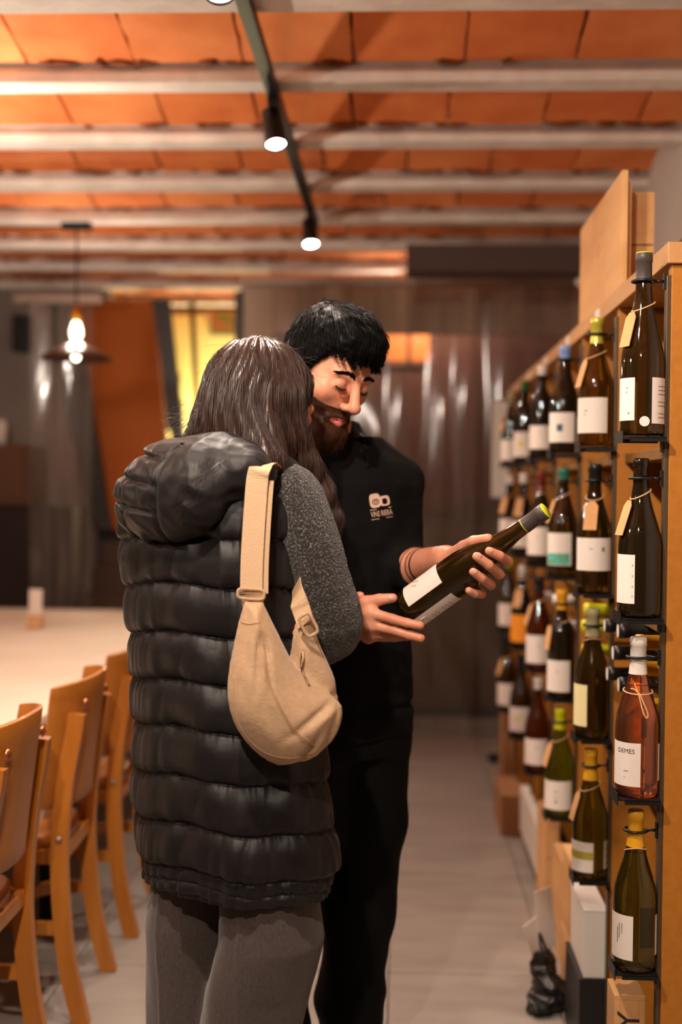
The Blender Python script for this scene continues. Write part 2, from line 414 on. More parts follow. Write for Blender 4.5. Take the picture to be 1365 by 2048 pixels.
# storeroom behind the curtain
M_wood_d = mat('dark_wood', (92, 50, 30), 0.55, c2=(66, 36, 22), scale=3, stretch=(1, 1, .2))
ws = boxo('wall_storeroom', (-.9, 7.62, 0), (XR, 7.7, 2.6), mat('storeroom_wall', (96, 62, 46), .8), kind='structure')
M_redw, M_olw = mat('red_brown_wood', (92, 48, 32), .6, c2=(78, 40, 27), scale=4, stretch=(3, 3, .4)), mat('olive_wood', (96, 72, 46), .6, c2=(84, 62, 40), scale=4, stretch=(3, 3, .4))
for i in range(7):
    x0 = -.72+i*.24
    MB().box((x0, 7.585, 1.32), (x0+.232, 7.62, 2.22), .003).build('panel', M_redw, ws); MB().box((x0, 7.58, .02), (x0+.232, 7.62, 1.24), .003).build('panel', M_olw, ws)
MB().box((-.8, 7.56, 1.24), (.96, 7.62, 1.32), .003).build('rail', M_wood_d, ws)
MB().box((-.8, 7.50, 0), (.96, 7.62, .05), .003).build('plinth', M_black, ws)
M_glow = mat('lit_pane', (190, 110, 40), 0.5, emit=(255, 130, 30), estr=0.16)
for i, (a, b) in enumerate(((772, 815), (822, 860))):
    p, q = W(a, 722, 7.56), W(b, 668, 7.56)
    wn = boxo('window_%d' % (i+1), (p.x, 7.555, p.z), (q.x, 7.585, q.z), M_glow, kind='structure')
    boxo('window_frame', (p.x-.02, 7.55, p.z-.03), (q.x+.02, 7.585, p.z), M_wood_d, wn)
pp, qq = W(984, 995, 6.3), W(1034, 802, 6.3)
sb = thing('sign_board', 'plain pale board standing upright at the far end of the wine shelf', 'board', (qq.x, 6.3, 0))
MB().box((pp.x-qq.x, 0, pp.z), (0.08, 0.02, qq.z), .004).build('panel', M_white, sb)
MB().box((pp.x-qq.x+.06, 0.02, 0), (pp.x-qq.x+.09, .05, pp.z+.1), .003).build('post', M_black, sb); MB().box((pp.x-qq.x, -.05, 0), (pp.x-qq.x+.15, .12, .015), .003).build('foot', M_black, sb)

# ---- far left: stairs with orange side, lit stairwell
M_orange = mat('orange_paint', (178, 92, 26), 0.8, c2=(168, 86, 24), scale=2)
def slab(name, pix, Y, th, m, parent=None):
    P = [W(x, y, Y) for x, y in pix]; n = len(P)
    v = [(p.x, Y, p.z) for p in P]+[(p.x, Y+th, p.z) for p in P]
    o = link(name, meshdata(name, v, [tuple(range(n)), tuple(range(n, 2*n))[::-1]]+[(i, n+i, n+(i+1) % n, (i+1) % n) for i in range(n)], False, m), None, parent); return o
st = thing('staircase', 'staircase with a slanting orange side panel and dark edges at the far left', 'staircase', (0, 0, 0))
slab('side_panel', [(150, 600), (212, 1060), (352, 1060), (306, 600)], 7.5, .05, M_orange, st)
slab('stringer', [(96, 660), (185, 1060), (222, 1060), (150, 600), (104, 600)], 7.42, .06, mat('stair_dark', (40, 33, 31), .5), st)
slab('stringer', [(304, 600), (346, 900), (372, 900), (338, 600)], 7.42, .06, MATS['stair_dark'], st)
M_step = mat('step_brown', (70, 46, 32), .6)
for i in range(4):
    p = W(170+i*9, 1230-i*48, 7.3); MB().box((p.x, 7.02+.12*i, 0), (-0.95, 8.2, p.z), .004).build('step', M_step, st)
MB().box((-1.86, 7.62, 0), (-0.95, 7.7, 1.36), .004).build('riser_wall', MATS['stair_dark'], st)
boxo('wall_stairwell', (-2.2, 9.0, 0), (-0.8, 9.1, ZB), mat('yellow_plaster', (238, 218, 140), .8, c2=(226, 204, 120), scale=3), kind='structure')
boxo('wall_left_far', (XL, 7.9, 0), (-1.86, 8.0, ZB), M_wallg, kind='structure')
bl = thing('stepped_block', 'dark stepped brick edge silhouetted against the yellow lit stairwell', 'bricks', (0, 0, 0))
for i, (x, ya, yb) in enumerate(((338, 600, 690), (349, 690, 745), (358, 745, 800), (364, 800, 860))):
    p, q = W(300, yb, 7.9), W(x, ya, 7.9); MB().box((p.x, 7.86, p.z), (q.x, 7.98, q.z), .003).build('brick', MATS['stair_dark'], bl)
slab('post', [(378, 600), (392, 880), (402, 880), (388, 600)], 8.3, .04, mat('olive_metal', (110, 110, 60), .5), bl)
pic = thing('picture', 'small green and red picture on the yellow stairwell wall', 'picture', (0, 0, 0))
p, q = W(416, 676, 8.96), W(478, 622, 8.96)
MB().box((p.x, 8.95, p.z), (q.x, 8.985, q.z), .003).build('frame', mat('picture_pale', (214, 200, 150), .6), pic)
MB().box((p.x+.02, 8.94, p.z+.02), (q.x-.02, 8.952, q.z-.02)).build('canvas', mat('picture_print', (60, 120, 50), .6, c2=(190, 80, 50), scale=7), pic)
point('stairwell_lamp_light', (-1.25, 8.66, 1.72), 30, (1, .88, .55), .08)
lp = thing('stairwell_bulb', 'bare wall bulb lighting the yellow stairwell', 'lamp', (-1.25, 8.99, 1.66))
MB().lathe([(0, .11), (.02, .11), (.02, .05), (.012, .04)], 12, Matrix.Rotation(pi/2, 4, 'X') @ Matrix.Translation((0, 0, -.02))).build('socket', M_black, lp)
MB().box((-.04, -.012, -.05), (.04, .012, .05), .003).build('wall_plate', M_white, lp)
cbn = thing('low_cabinet', 'low brown cabinet against the grey wall at the far left', 'cabinet', (0, 7.6, 0))
p, q = W(-60, 1010, 7.55), W(66, 890, 7.55); p0 = W(0, 1215, 7.55)
MB().box((p.x, -.1, p.z), (q.x, .28, q.z), .004).build('body', mat('cabinet_brown', (96, 60, 34), .6), cbn)
MB().box((p.x+.02, -.12, p.z+.03), (q.x-.03, -.1, q.z-.03), .003).build('door', MATS['cabinet_brown'], cbn)
MB().box((p.x, -.05, 0), (q.x+.25, .25, p.z), .003).build('dark_base', M_dark, cbn)
sp = thing('loudspeaker', 'small black loudspeaker mounted on the grey wall at the far left', 'loudspeaker', (0, 0, 0))
p, q = W(26, 702, 7.75), W(57, 630, 7.75); MB().box((p.x, 7.72, p.z), (q.x, 7.84, q.z), .008).build('body', M_blackp, sp)
MB().box((p.x+.02, 7.84, (p.z+q.z)/2-.02), (q.x-.02, 7.9, (p.z+q.z)/2+.02)).build('bracket', M_black, sp)
gl = thing('glass_jar', 'pale glass jar on the low brown cabinet at the far left', 'jar', W(3, 889, 7.5))
MB().lathe([(0, 0), (.03, .002), (.03, .12), (.024, .14), (.024, .15), (0, .15)], 16).build('jar', M_white, gl)
MB().lathe([(0, .152), (.026, .152), (.026, .165), (0, .165)], 16).build('lid', MATS['rail_steel'], gl)

# ---- ceiling track with spotlights
TX, TZ = -0.405, 2.585
tr = thing('lighting_track', 'black ceiling track carrying the spotlights down the aisle', 'light track', (TX, 0, TZ))
MB().box((-.018, -2.2, -.016), (.018, 5.72, .02), .002).build('rail', M_black, tr)
MB().box((-.02, 5.72, -.02), (.02, 5.76, .022), .003).build('end_cap', M_blackp, tr)
M_lens = mat('lamp_lens', (255, 246, 235), .3, emit=(255, 244, 232), estr=40)
def track_head(Y, aim, label, power, size=95):
    t = thing('track_spotlight', label, 'spotlight', (TX, Y, TZ-.016), 0, 'black spotlights on the ceiling track')
    MB().box((-.016, -.05, -.03), (.016, .05, 0), .003).build('adapter', M_blackp, t)
    MB().tube([(0, 0, -.03), (0, 0, -.055)], .008, 8).build('stem', M_black, t)
    d = (Vector(aim)-Vector((TX, Y, TZ-.1))).normalized(); q = d.to_track_quat('-Z', 'Y').to_matrix().to_4x4(); c = Vector((0, 0, -.085))
    M = Matrix.Translation(c) @ q
    MB().lathe([(0, .062), (.026, .062), (.033, .055), (.034, -.062), (.030, -.066), (.029, -.056)], 28, M).build('housing', M_black, t)
    MB().lathe([(.029, -.058), (0.0, -.056)], 28, M).build('lens', M_lens, t)
    base = Vector((TX, Y, TZ-.016))
    s_ = spot('spot_light', base+M @ Vector((0, 0, -.07)), aim, power, size, 0.9)
    return t
track_head(2.72, (-0.25, 2.2, 0.4), 'black track spotlight nearest the camera, glaring at the top edge', 42, 110)
track_head(3.90, (-0.1, 3.2, 0.6), 'middle black track spotlight above the man, lens glowing', 42, 110)
track_head(5.48, (-0.2, 4.7, 0.6), 'farthest black track spotlight at the end of the track', 40, 110)
track_head(1.35, (0.3, 2.6, 0.9), 'black track spotlight overhead, second from the rear end of the track', 60, 110)
track_head(0.1, (0.0, 2.6, 1.1), 'black track spotlight behind the camera at the rear end of the track', 75, 100)

# ---- pendant lamps over the table
M_brass = mat('brass', (190, 130, 40), .3, .9)
M_shade = mat('shade_brown', (74, 50, 38), .4, .2)
M_shadei = mat('shade_inner', (150, 128, 112), .5)
M_bulb = mat('bulb_glow', (255, 244, 225), .2, emit=(255, 236, 205), estr=8)
def pendant(X, Y, zs, label, power):
    t = thing('pendant_lamp', label, 'pendant lamp', (X, Y, zs), 0, 'pendant lamps over the long table')
    MB().lathe([(.171, 0), (.172, .004), (.15, .022), (.105, .046), (.06, .066), (.034, .078), (.034, .072), (.06, .06), (.104, .041), (.148, .017), (.168, .002), (.171, 0)], 40).build('shade', M_shade, t)
    mb = MB()
    for a in range(3): mb.tube([(.034*cos(a*2.09), .034*sin(a*2.09), .075), (.03*cos(a*2.09), .03*sin(a*2.09), .16), (.016*cos(a*2.09), .016*sin(a*2.09), .185)], .0025, 6)
    mb.build('cage', M_brass, t)
    MB().lathe([(0, .255), (.012, .255), (.024, .24), (.026, .185), (.018, .178), (0, .178)], 20).build('socket', M_brass, t)
    MB().lathe([(.012, .18), (.018, .168), (.026, .145), (.027, .12), (.018, .098), (0, .09)], 20).build('bulb', M_bulb, t)
    MB().lathe([(.016, .03), (.018, .014), (.012, .0), (0, -.006)], 16).build('bulb_tip', M_bulb, t)
    MB().tube([(0, 0, .25), (0, 0, ZB-zs-.03)], .0045, 8).build('cord', M_black, t)
    MB().box((-.07, -.03, ZB-zs-.032), (.07, .03, ZB-zs), .004).build('ceiling_rose', M_black, t)
    MB().tube(spline([(-.06, 0, ZB-zs-.018), (-.3, .0, ZB-zs-.025), (-.7, .05, ZB-zs-.008), (-1.2, .02, ZB-zs-.01)], 6), .006, 8).build('feed_cable', M_black, t)
    point('pendant_light', (X, Y, zs+.12), power, WARM, .035)
PL = W(148, 718, 5.85)
pendant(PL.x, 5.885, PL.z, 'brown metal pendant lamp with a glowing bulb over the long table', 32)
pendant(PL.x-.05, 3.90, PL.z, 'pendant lamp over the near end of the long table', 105)
pendant(PL.x-.05, 1.9, PL.z, 'pendant lamp over the table left of the camera', 105)

# ---- long table with white cloth
M_cloth = mat('white_cloth', (224, 212, 194), .75, c2=(214, 202, 184), scale=3, bump=.04, bscale=8)
tb = thing('long_table', 'long table with a cream top and hanging cream side behind the row of chairs', 'table', (-1.50, 4.2, 0))
MB().box((-.6, -2.3, .722), (.56, 1.95, .75), .006).build('tabletop', M_cloth, tb)
MB().box((.535, -2.28, .46), (.548, 1.93, .722), .003).build('side_cloth', M_cloth, tb)
MB().box((-.59, 1.91, .46), (.54, 1.925, .722), .003).build('end_cloth', M_cloth, tb)
for x in (-.5, .42):
    for y in (-2.0, -0.35, 1.8): MB().box((x-.03, y-.03, 0), (x+.03, y+.03, .722), .004).build('leg', M_black, tb)
ch = W(70, 1272, 5.26); ch.z = .75
cd = thing('card_holder', 'small wooden block holding a white card on the cream table', 'card holder', ch)
MB().box((-.034, -.02, 0), (.034, .02, .06), .004).build('block', mat('block_wood', (206, 164, 120), .6), cd)
MB().box((-.028, -.002, .04), (.028, .001, .17), .0, Matrix.Rotation(R(-4), 4, 'X')).build('card', M_white, cd)

# ---- bentwood chairs, backs to the aisle
M_honey = mat('honey_beech', (186, 116, 42), .32, c2=(164, 96, 30), scale=6, stretch=(3, 3, .35), coat=.25, rough2=.42)
M_honey2 = mat('honey_plywood', (182, 112, 42), .3, c2=(170, 102, 36), scale=5, stretch=(.6, .6, 4), coat=.3, rough2=.4)
M_bolt = mat('bolt_copper', (200, 120, 80), .25, .8)
def chair_proto():
    """faces -X; origin on the floor below the backrest"""
    t = thing('dining_chair', 'x', 'chair')
    for s in (-1, 1):
        y = .165*s
        pts = spline([(.06, y*1.06, 0), (.02, y*1.03, .16), (.0, y, .36), (.002, y, .5), (.014, y, .62), (.033, y*.98, .73), (.040, y*.97, .785)], 5)
        MB().tube(pts, 1.0, 4, flat=(.021, .0155, (0, 1, 0))).build('rear_leg', M_honey, t)
        MB().tube([(-.405, y*1.08, 0), (-.385, y*1.05, .43)], [.8, 1.0], 4, flat=(.019, .019, (0, 1, 0))).build('front_leg', M_honey, t)
    v = []; f = []; n, kz = 28, 10
    for j in range(kz+1):
        q = j/kz; z = .545+.315*q
        for i in range(n+1):
            a = (i/n-.5)*2; wdt = .205+.012*q
            x = .03+.036*q**1.2-.085*abs(a)**2.6; y = a*wdt*(1-.10*abs(a)**6)
            zz = z+(.012*(1-abs(a)**2) if j == kz else 0)-.006*abs(a)**4*(q > .9)
            v.append((x, y, zz))
    for j in range(kz):
        for i in range(n): a = j*(n+1)+i; f.append((a, a+1, a+n+2, a+n+1))
    b = link('backrest', meshdata('backrest', v, f, True, M_honey2), None, t); md = b.modifiers.new('thickness', 'SOLIDIFY'); md.thickness = .013; md.offset = 0
    bv = b.modifiers.new('round', 'BEVEL'); bv.width = .003; bv.segments = 2
    for s in (-1, 1):
        MB().lathe([(0, .008), (.007, .0075), (.012, .004), (.013, 0)], 16, Matrix.Translation((.052, .125*s, .805)) @ Matrix.Rotation(pi/2, 4, 'Y')).build('bolt', M_bolt, b)
    # seat: rounded trapezoid, dished
    P = []
    for i in range(48):
        a = 2*pi*i/48; c, s_ = cos(a), sin(a); r = 1/(abs(c)**3.4+abs(s_)**3.4)**(1/3.4); P.append((-.205+.205*c*r, (.2-.03*c)*s_*r))
    bm = bmesh.new()
    lo = [bm.verts.new((x, y, .435)) for x, y in P]; m1 = [bm.verts.new((x*1.0, y, .468)) for x, y in P]; m2 = [bm.verts.new((-.205+(x+.205)*.93, y*.93, .472)) for x, y in P]
    m3 = [bm.verts.new((-.205+(x+.205)*.5, y*.5, .462)) for x, y in P]; c = bm.verts.new((-.205, 0, .46)); c0 = bm.verts.new((-.205, 0, .435))
    for i in range(48):
        k = (i+1) % 48
        for A, B_ in ((lo, m1), (m1, m2), (m2, m3)): bm.faces.new((A[i], A[k], B_[k], B_[i]))
        bm.faces.new((m3[i], m3[k], c)); bm.faces.new((lo[k], lo[i], c0))
    me = bpy.data.meshes.new('seat'); bm.to_mesh(me); bm.free(); me.polygons.foreach_set('use_smooth', np.ones(len(me.polygons), bool)); me.materials.append(M_honey2); link('seat', me, None, t)
    MB().tube(spline([(.02, -.165, .24), (-.1, -.155, .24), (-.17, -.06, .24), (-.18, 0, .24), (-.17, .06, .24), (-.1, .155, .24), (.02, .165, .24)], 6), 1.0, 4, flat=(.009, .016, (0, 0, 1))).build('curved_stretcher', M_honey, t)
    MB().box((-.39, -.165, .40), (0, -.148, .438), .003).build('seat_rail', M_honey, t); MB().box((-.39, .148, .40), (0, .165, .438), .003).build('seat_rail', M_honey, t)
    MB().box((-.012, -.16, .40), (.008, .16, .436), .003).build('seat_rail', M_honey, t)
    for s in (-1, 1): MB().lathe([(0, .006), (.006, .005), (.009, 0)], 12, Matrix.Translation((.0, .185*s, .47)) @ Matrix.Rotation(-pi/2*s, 4, 'X')).build('bolt', MATS['rail_steel'], t)
    return t
c0 = chair_proto()
CH = [(-.855, 2.66, 0, 'honey wooden chair cut off by the left edge, nearest the camera'),
      (-.855, 3.28, 2, 'middle honey wooden chair of the row along the cream table'),
      (-.85, 3.90, -1, 'farthest honey wooden chair of the row, half behind the woman')]
for i, (x, y, rz, lab) in enumerate(CH):
    o = c0 if i == 0 else copy_tree(c0); o.location = (x, y, 0); o.rotation_euler = (0, 0, R(rz)); tag(o, lab, 'chair', 'honey wooden chairs along the table')
# ================================================================== wine shelf on the right
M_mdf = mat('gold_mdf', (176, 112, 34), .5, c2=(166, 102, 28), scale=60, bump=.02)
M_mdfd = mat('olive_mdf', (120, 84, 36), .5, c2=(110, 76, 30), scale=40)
M_oak = mat('oak_edge', (196, 148, 96), .5, c2=(180, 132, 82), scale=6, stretch=(1, .3, 1))
M_crate = mat('crate_pine', (216, 168, 112), .65, c2=(196, 142, 88), scale=4, stretch=(2, .4, 3))
M_card = mat('cardboard', (166, 118, 76), .8, c2=(156, 108, 68), scale=5)
M_paper = mat('label_paper', (226, 214, 204), .7)
M_cream = mat('label_cream', (228, 214, 160), .7)
M_kraft = mat('kraft_paper', (208, 158, 106), .8, c2=(196, 146, 96), scale=30)
M_twine = mat('twine', (214, 170, 120), .9)
M_ink = mat('print_ink', (40, 34, 36), .7)
M_grey = mat('print_grey', (130, 118, 112), .7)
BOFF = .037
SX, SY, DY, ST = 0.495, 2.385, 0.5625, 1.79     # front edge, first upright, pitch, top height
COLY = [SY+0.015+DY*i for i in range(7)]
ROWZ = [1.467, 1.125, 0.785, 0.454]
sh = thing('wine_shelf', 'tall golden-brown wine shelf along the right wall with black bottle holders', 'shelf', (0, 0, 0))
for i in range(7):
    y = SY+DY*i
    MB().box((SX+.012, y, 0), (XR-.03, y+.03, ST), .0015).build('upright', M_mdf if i == 0 else M_mdf, sh)
    MB().box((SX+.004, y+.004, .02), (SX+.012, y+.026, ST-.02), .001).build('edge_strip', mat('edge_metal', (96, 78, 58), .4, .5), sh)
YE = SY+DY*6+.03
MB().box((SX+.002, SY-.012, ST), (XR-.03, YE, ST+.04), .002).build('top_board', M_oak, sh)
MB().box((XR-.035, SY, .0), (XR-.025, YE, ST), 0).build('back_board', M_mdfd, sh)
for i in range(6):
    y0 = SY+DY*i+.03; y1 = y0+DY-.03
    for j, z in enumerate((1.45, 1.10, .77, .42, .04)):
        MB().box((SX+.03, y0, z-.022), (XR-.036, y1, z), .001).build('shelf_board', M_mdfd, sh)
    # small price tickets on the top edge
    MB().box((SX-.0005, y0+.2, ST+.008), (SX+.002, y0+.26, ST+.032)).build('price_ticket', M_white, sh)

def holder(y, z, ring_dz):
    h = MB(); x = SX+.004
    h.box((x-.004, y-.012, z-.03), (x, y+.012, z+.02))
    h.box((x-.082, y-.040, z-.005), (x-.002, y+.040, z-.002))
    h.box((x-.0840, y-.040, z-.014), (x-.0823, y+.040, z+.009))
    h.box((x-.07, y+.038, z-.012), (x-.002, y+.040, z-.004)); h.box((x-.07, y-.040, z-.012), (x-.002, y-.038, z-.004))
    o = h.build('bottle_holder', M_black, sh)
    r = MB(); a = [(SX-BOFF+.0215*cos(q*pi/12), y+.0215*sin(q*pi/12), z+ring_dz) for q in range(24)]; r.tube(a, .0028, 8, closed=True)
    r.tube([(SX-BOFF+.021, y, z+ring_dz), (SX+.004, y, z+ring_dz)], .0028, 8); r.box((SX, y-.006, z+ring_dz-.015), (SX+.004, y+.006, z+ring_dz+.015)); r.build('neck_ring', M_black, o)

# ---- bottles
def glass(name, c, rough=.04, tr=.85):
    return mat(name, c, rough, trans=tr, ior=1.46, spec=.6)
G_dark = glass('glass_dark', (84, 60, 20), tr=.85); G_olive = glass('glass_olive', (104, 84, 18), tr=.85); G_amber = glass('glass_amber', (120, 76, 18), tr=.85)
G_green = glass('glass_green', (120, 120, 20)); G_black = glass('glass_black', (44, 34, 18), tr=.6); G_clear = glass('glass_clear', (246, 236, 228), tr=1.0)
G_rose = glass('rose_wine', (250, 150, 104), tr=.95); G_brown = glass('glass_brown', (110, 50, 18), tr=.8)
PROF = {
 'burgundy': (.300, [(0, .006), (.024, .002), (.036, 0), (.0405, .006), (.041, .02), (.041, .135), (.0385, .155), (.032, .178), (.0235, .204), (.0175, .228), (.0148, .25), (.0143, .283), (.0155, .284), (.0155, .298), (.0135, .300), (0, .300)]),
 'bordeaux': (.300, [(0, .006), (.024, .002), (.034, 0), (.0375, .005), (.038, .015), (.038, .178), (.036, .192), (.029, .205), (.02, .216), (.0158, .228), (.0145, .245), (.0143, .283), (.0155, .284), (.0155, .298), (.0135, .300), (0, .300)]),
 'flute': (.346, [(0, .006), (.024, .002), (.036, 0), (.0405, .005), (.0410, .015), (.0410, .135), (.0395, .152), (.035, .178), (.028, .208), (.0205, .24), (.0160, .268), (.0145, .30), (.0143, .328), (.0155, .329), (.0155, .344), (.0135, .346), (0, .346)]),
}
def rad_at(prof, z):
    for (r0, z0), (r1, z1) in zip(prof[2:-2], prof[3:-1]):
        if z0 <= z <= z1 and z1 > z0: return r0+(r1-r0)*(z-z0)/(z1-z0)
    return prof[-3][0]
PME = {}
def patch(prof, a0, a1, z0, z1, off=.0007, n=18):
    """curved sheet on the bottle's side: front, rim and back so it has thickness"""
    v = []; f = []
    zs = [z0, z1] if abs(rad_at(prof, z0)-rad_at(prof, z1)) < 1e-4 else [z0+(z1-z0)*k/6 for k in range(7)]
    k = n+1
    for o in (off, off-.0006):
        for z in zs:
            r = rad_at(prof, z)+o
            for i in range(k): a = a0+(a1-a0)*i/n; v.append((r*cos(a), r*sin(a), z))
    m = len(zs)
    for j in range(m-1):
        for i in range(n):
            q = j*k+i; f.append((q, q+1, q+k+1, q+k)); q += m*k; f.append((q+1, q, q+k, q+k+1))
    return MB().add(v, f, True)
def bent_text(prof, s, size, a, z, off=.0012):
    v, f = text_geo(s, size); r = rad_at(prof, z)
    return MB().add([((r+off)*cos(a+x/r), (r+off)*sin(a+x/r), z+y) for x, y, _ in v], f)
def bottle(loc, label, kind='burgundy', gl=None, cap=None, capz=(.235, None), front=180, lab=(.04, .115, 62), labm=None, back=None, backz=None, tagd=None, twine=None, lines=None, group='bottles displayed on the shelf holders', stripe=None, cork=False, text=None):
    """front: direction (degrees, 180 = towards the aisle, 270 = towards the camera) of the front label"""
    H, pr = PROF[kind]; t = thing('wine_bottle', label, 'bottle', loc, 0, group)
    key = (kind, gl.name)
    if key not in PME: PME[key] = MB().lathe(pr, 40).data('glass', gl)
    link('glass', PME[key], None, t)
    if cap:
        z0 = capz[0] if kind != 'flute' else capz[0]+.046; k2 = (kind, cap.name, z0)
        if k2 not in PME:
            zz = [z for r, z in pr if z > z0+.004 and r > 0]; P = [(rad_at(pr, z0)+.0006, z0)]+[(rad_at(pr, z)+.0006, z) for z in zz[:-1]]+[(.0145, H+.0003), (.012, H+.0008), (0, H+.0008)]
            PME[k2] = MB().lathe(P, 28).data('capsule', cap)
        c = link('capsule', PME[k2], None, t)
    a = R(front); z0, z1, hw = lab; lm = labm or M_paper
    L = patch(pr, a-R(hw), a+R(hw), z0, z1).build('label', lm, t)
    if lines:
        mb = MB()
        for (da, dz, wd, ht) in lines: p_ = patch(pr, a+R(da)-wd/.082, a+R(da)+wd/.082, z0+dz, z0+dz+ht, .0011, 6); mb.add(p_.v, p_.f)
        mb.build('print', M_grey, L)
    if text:
        mb = MB()
        for (s, size, da, dz) in text: b_ = bent_text(pr, s, size, a+R(da), z0+dz); mb.add(b_.v, b_.f)
        mb.build('lettering', M_ink, L)
    if stripe: patch(pr, a-R(stripe[1]), a+R(stripe[1]), z0+stripe[2], z0+stripe[3], .0011).build('label_picture', stripe[0], L)
    if back is not None:
        ba = R(back); bz = backz or (z0, z1, 42)
        B_ = patch(pr, ba-R(bz[2]), ba+R(bz[2]), bz[0], bz[1]).build('back_label', lm, t)
        mb = MB(); nl = 9
        for q in range(nl):
            if q in (2, 5): continue
            zz = bz[0]+(bz[1]-bz[0])*(.12+.76*q/nl); p_ = patch(pr, ba-R(bz[2]*.75), ba+R(bz[2]*.6), zz, zz+.0022, .0011, 6); mb.add(p_.v, p_.f)
        mb.build('print', M_grey, B_)
    if twine is None and tagd is not None: twine = .215 if kind != 'flute' else .25
    if twine:
        r = rad_at(pr, twine)+.0022; tl = .010
        T = MB().tube([(r*cos(q*pi/12), r*sin(q*pi/12), twine+tl*cos(q*pi/12-R(tagd if tagd is not None else 90)+pi)) for q in range(24)], .0013, 6, closed=True).build('twine', M_twine, t)
        if tagd is not None:
            ta = R(tagd); r1 = rad_at(pr, twine-.01)+.004; r2 = rad_at(pr, twine-.075)+.006
            D = Vector((cos(ta), sin(ta), 0)); S = Vector((-sin(ta), cos(ta), 0)); p1 = D*r1+Vector((0, 0, twine-.012)); p2 = D*r2+Vector((0, 0, twine-.078))
            q = [(p1, .007), (p1+(p2-p1)*.16, .0155), (p2, .0155)]; nrm = D*.0008
            v = [x-S*w for x, w in q]+[x+S*w for x, w in q[::-1]]; v = [x+nrm for x in v]+[x-nrm for x in v]; n = 6
            MB().add(v, [tuple(range(n)), tuple(range(n, 12))[::-1]]+[(i, n+i, n+(i+1) % n, (i+1) % n) for i in range(n)]).build('paper_tag', M_kraft, t)
    return t
C_dkgrey = mat('cap_darkgrey', (66, 58, 56), .45); C_yel = mat('cap_yellow', (222, 160, 30), .4); C_gold = mat('cap_gold', (190, 178, 66), .3, .3)
C_white = mat('cap_white', (224, 214, 206), .45); C_blk = mat('cap_black', (24, 21, 21), .4); C_blue = mat('cap_blue', (120, 150, 200), .4); C_teal = mat('cap_teal', (40, 110, 92), .4)
C_grn = mat('cap_green', (40, 90, 40), .4); C_olv = mat('cap_olive', (160, 150, 110), .5); C_lime = mat('cap_lime', (200, 200, 30), .4); C_red = mat('cap_red', (120, 40, 30), .4); C_orange = mat('label_orange', (240, 150, 30), .6)
P_blue = mat('pic_blue', (70, 110, 130), .6, c2=(40, 60, 110), scale=60); P_teal = mat('pic_teal', (90, 190, 190), .6, c2=(90, 140, 70), scale=90); P_purple = mat('pic_purple', (70, 60, 110), .6)
BX = SX-BOFF
ln1 = [(10, .058, .005, .002), (10, .053, .007, .0015)]
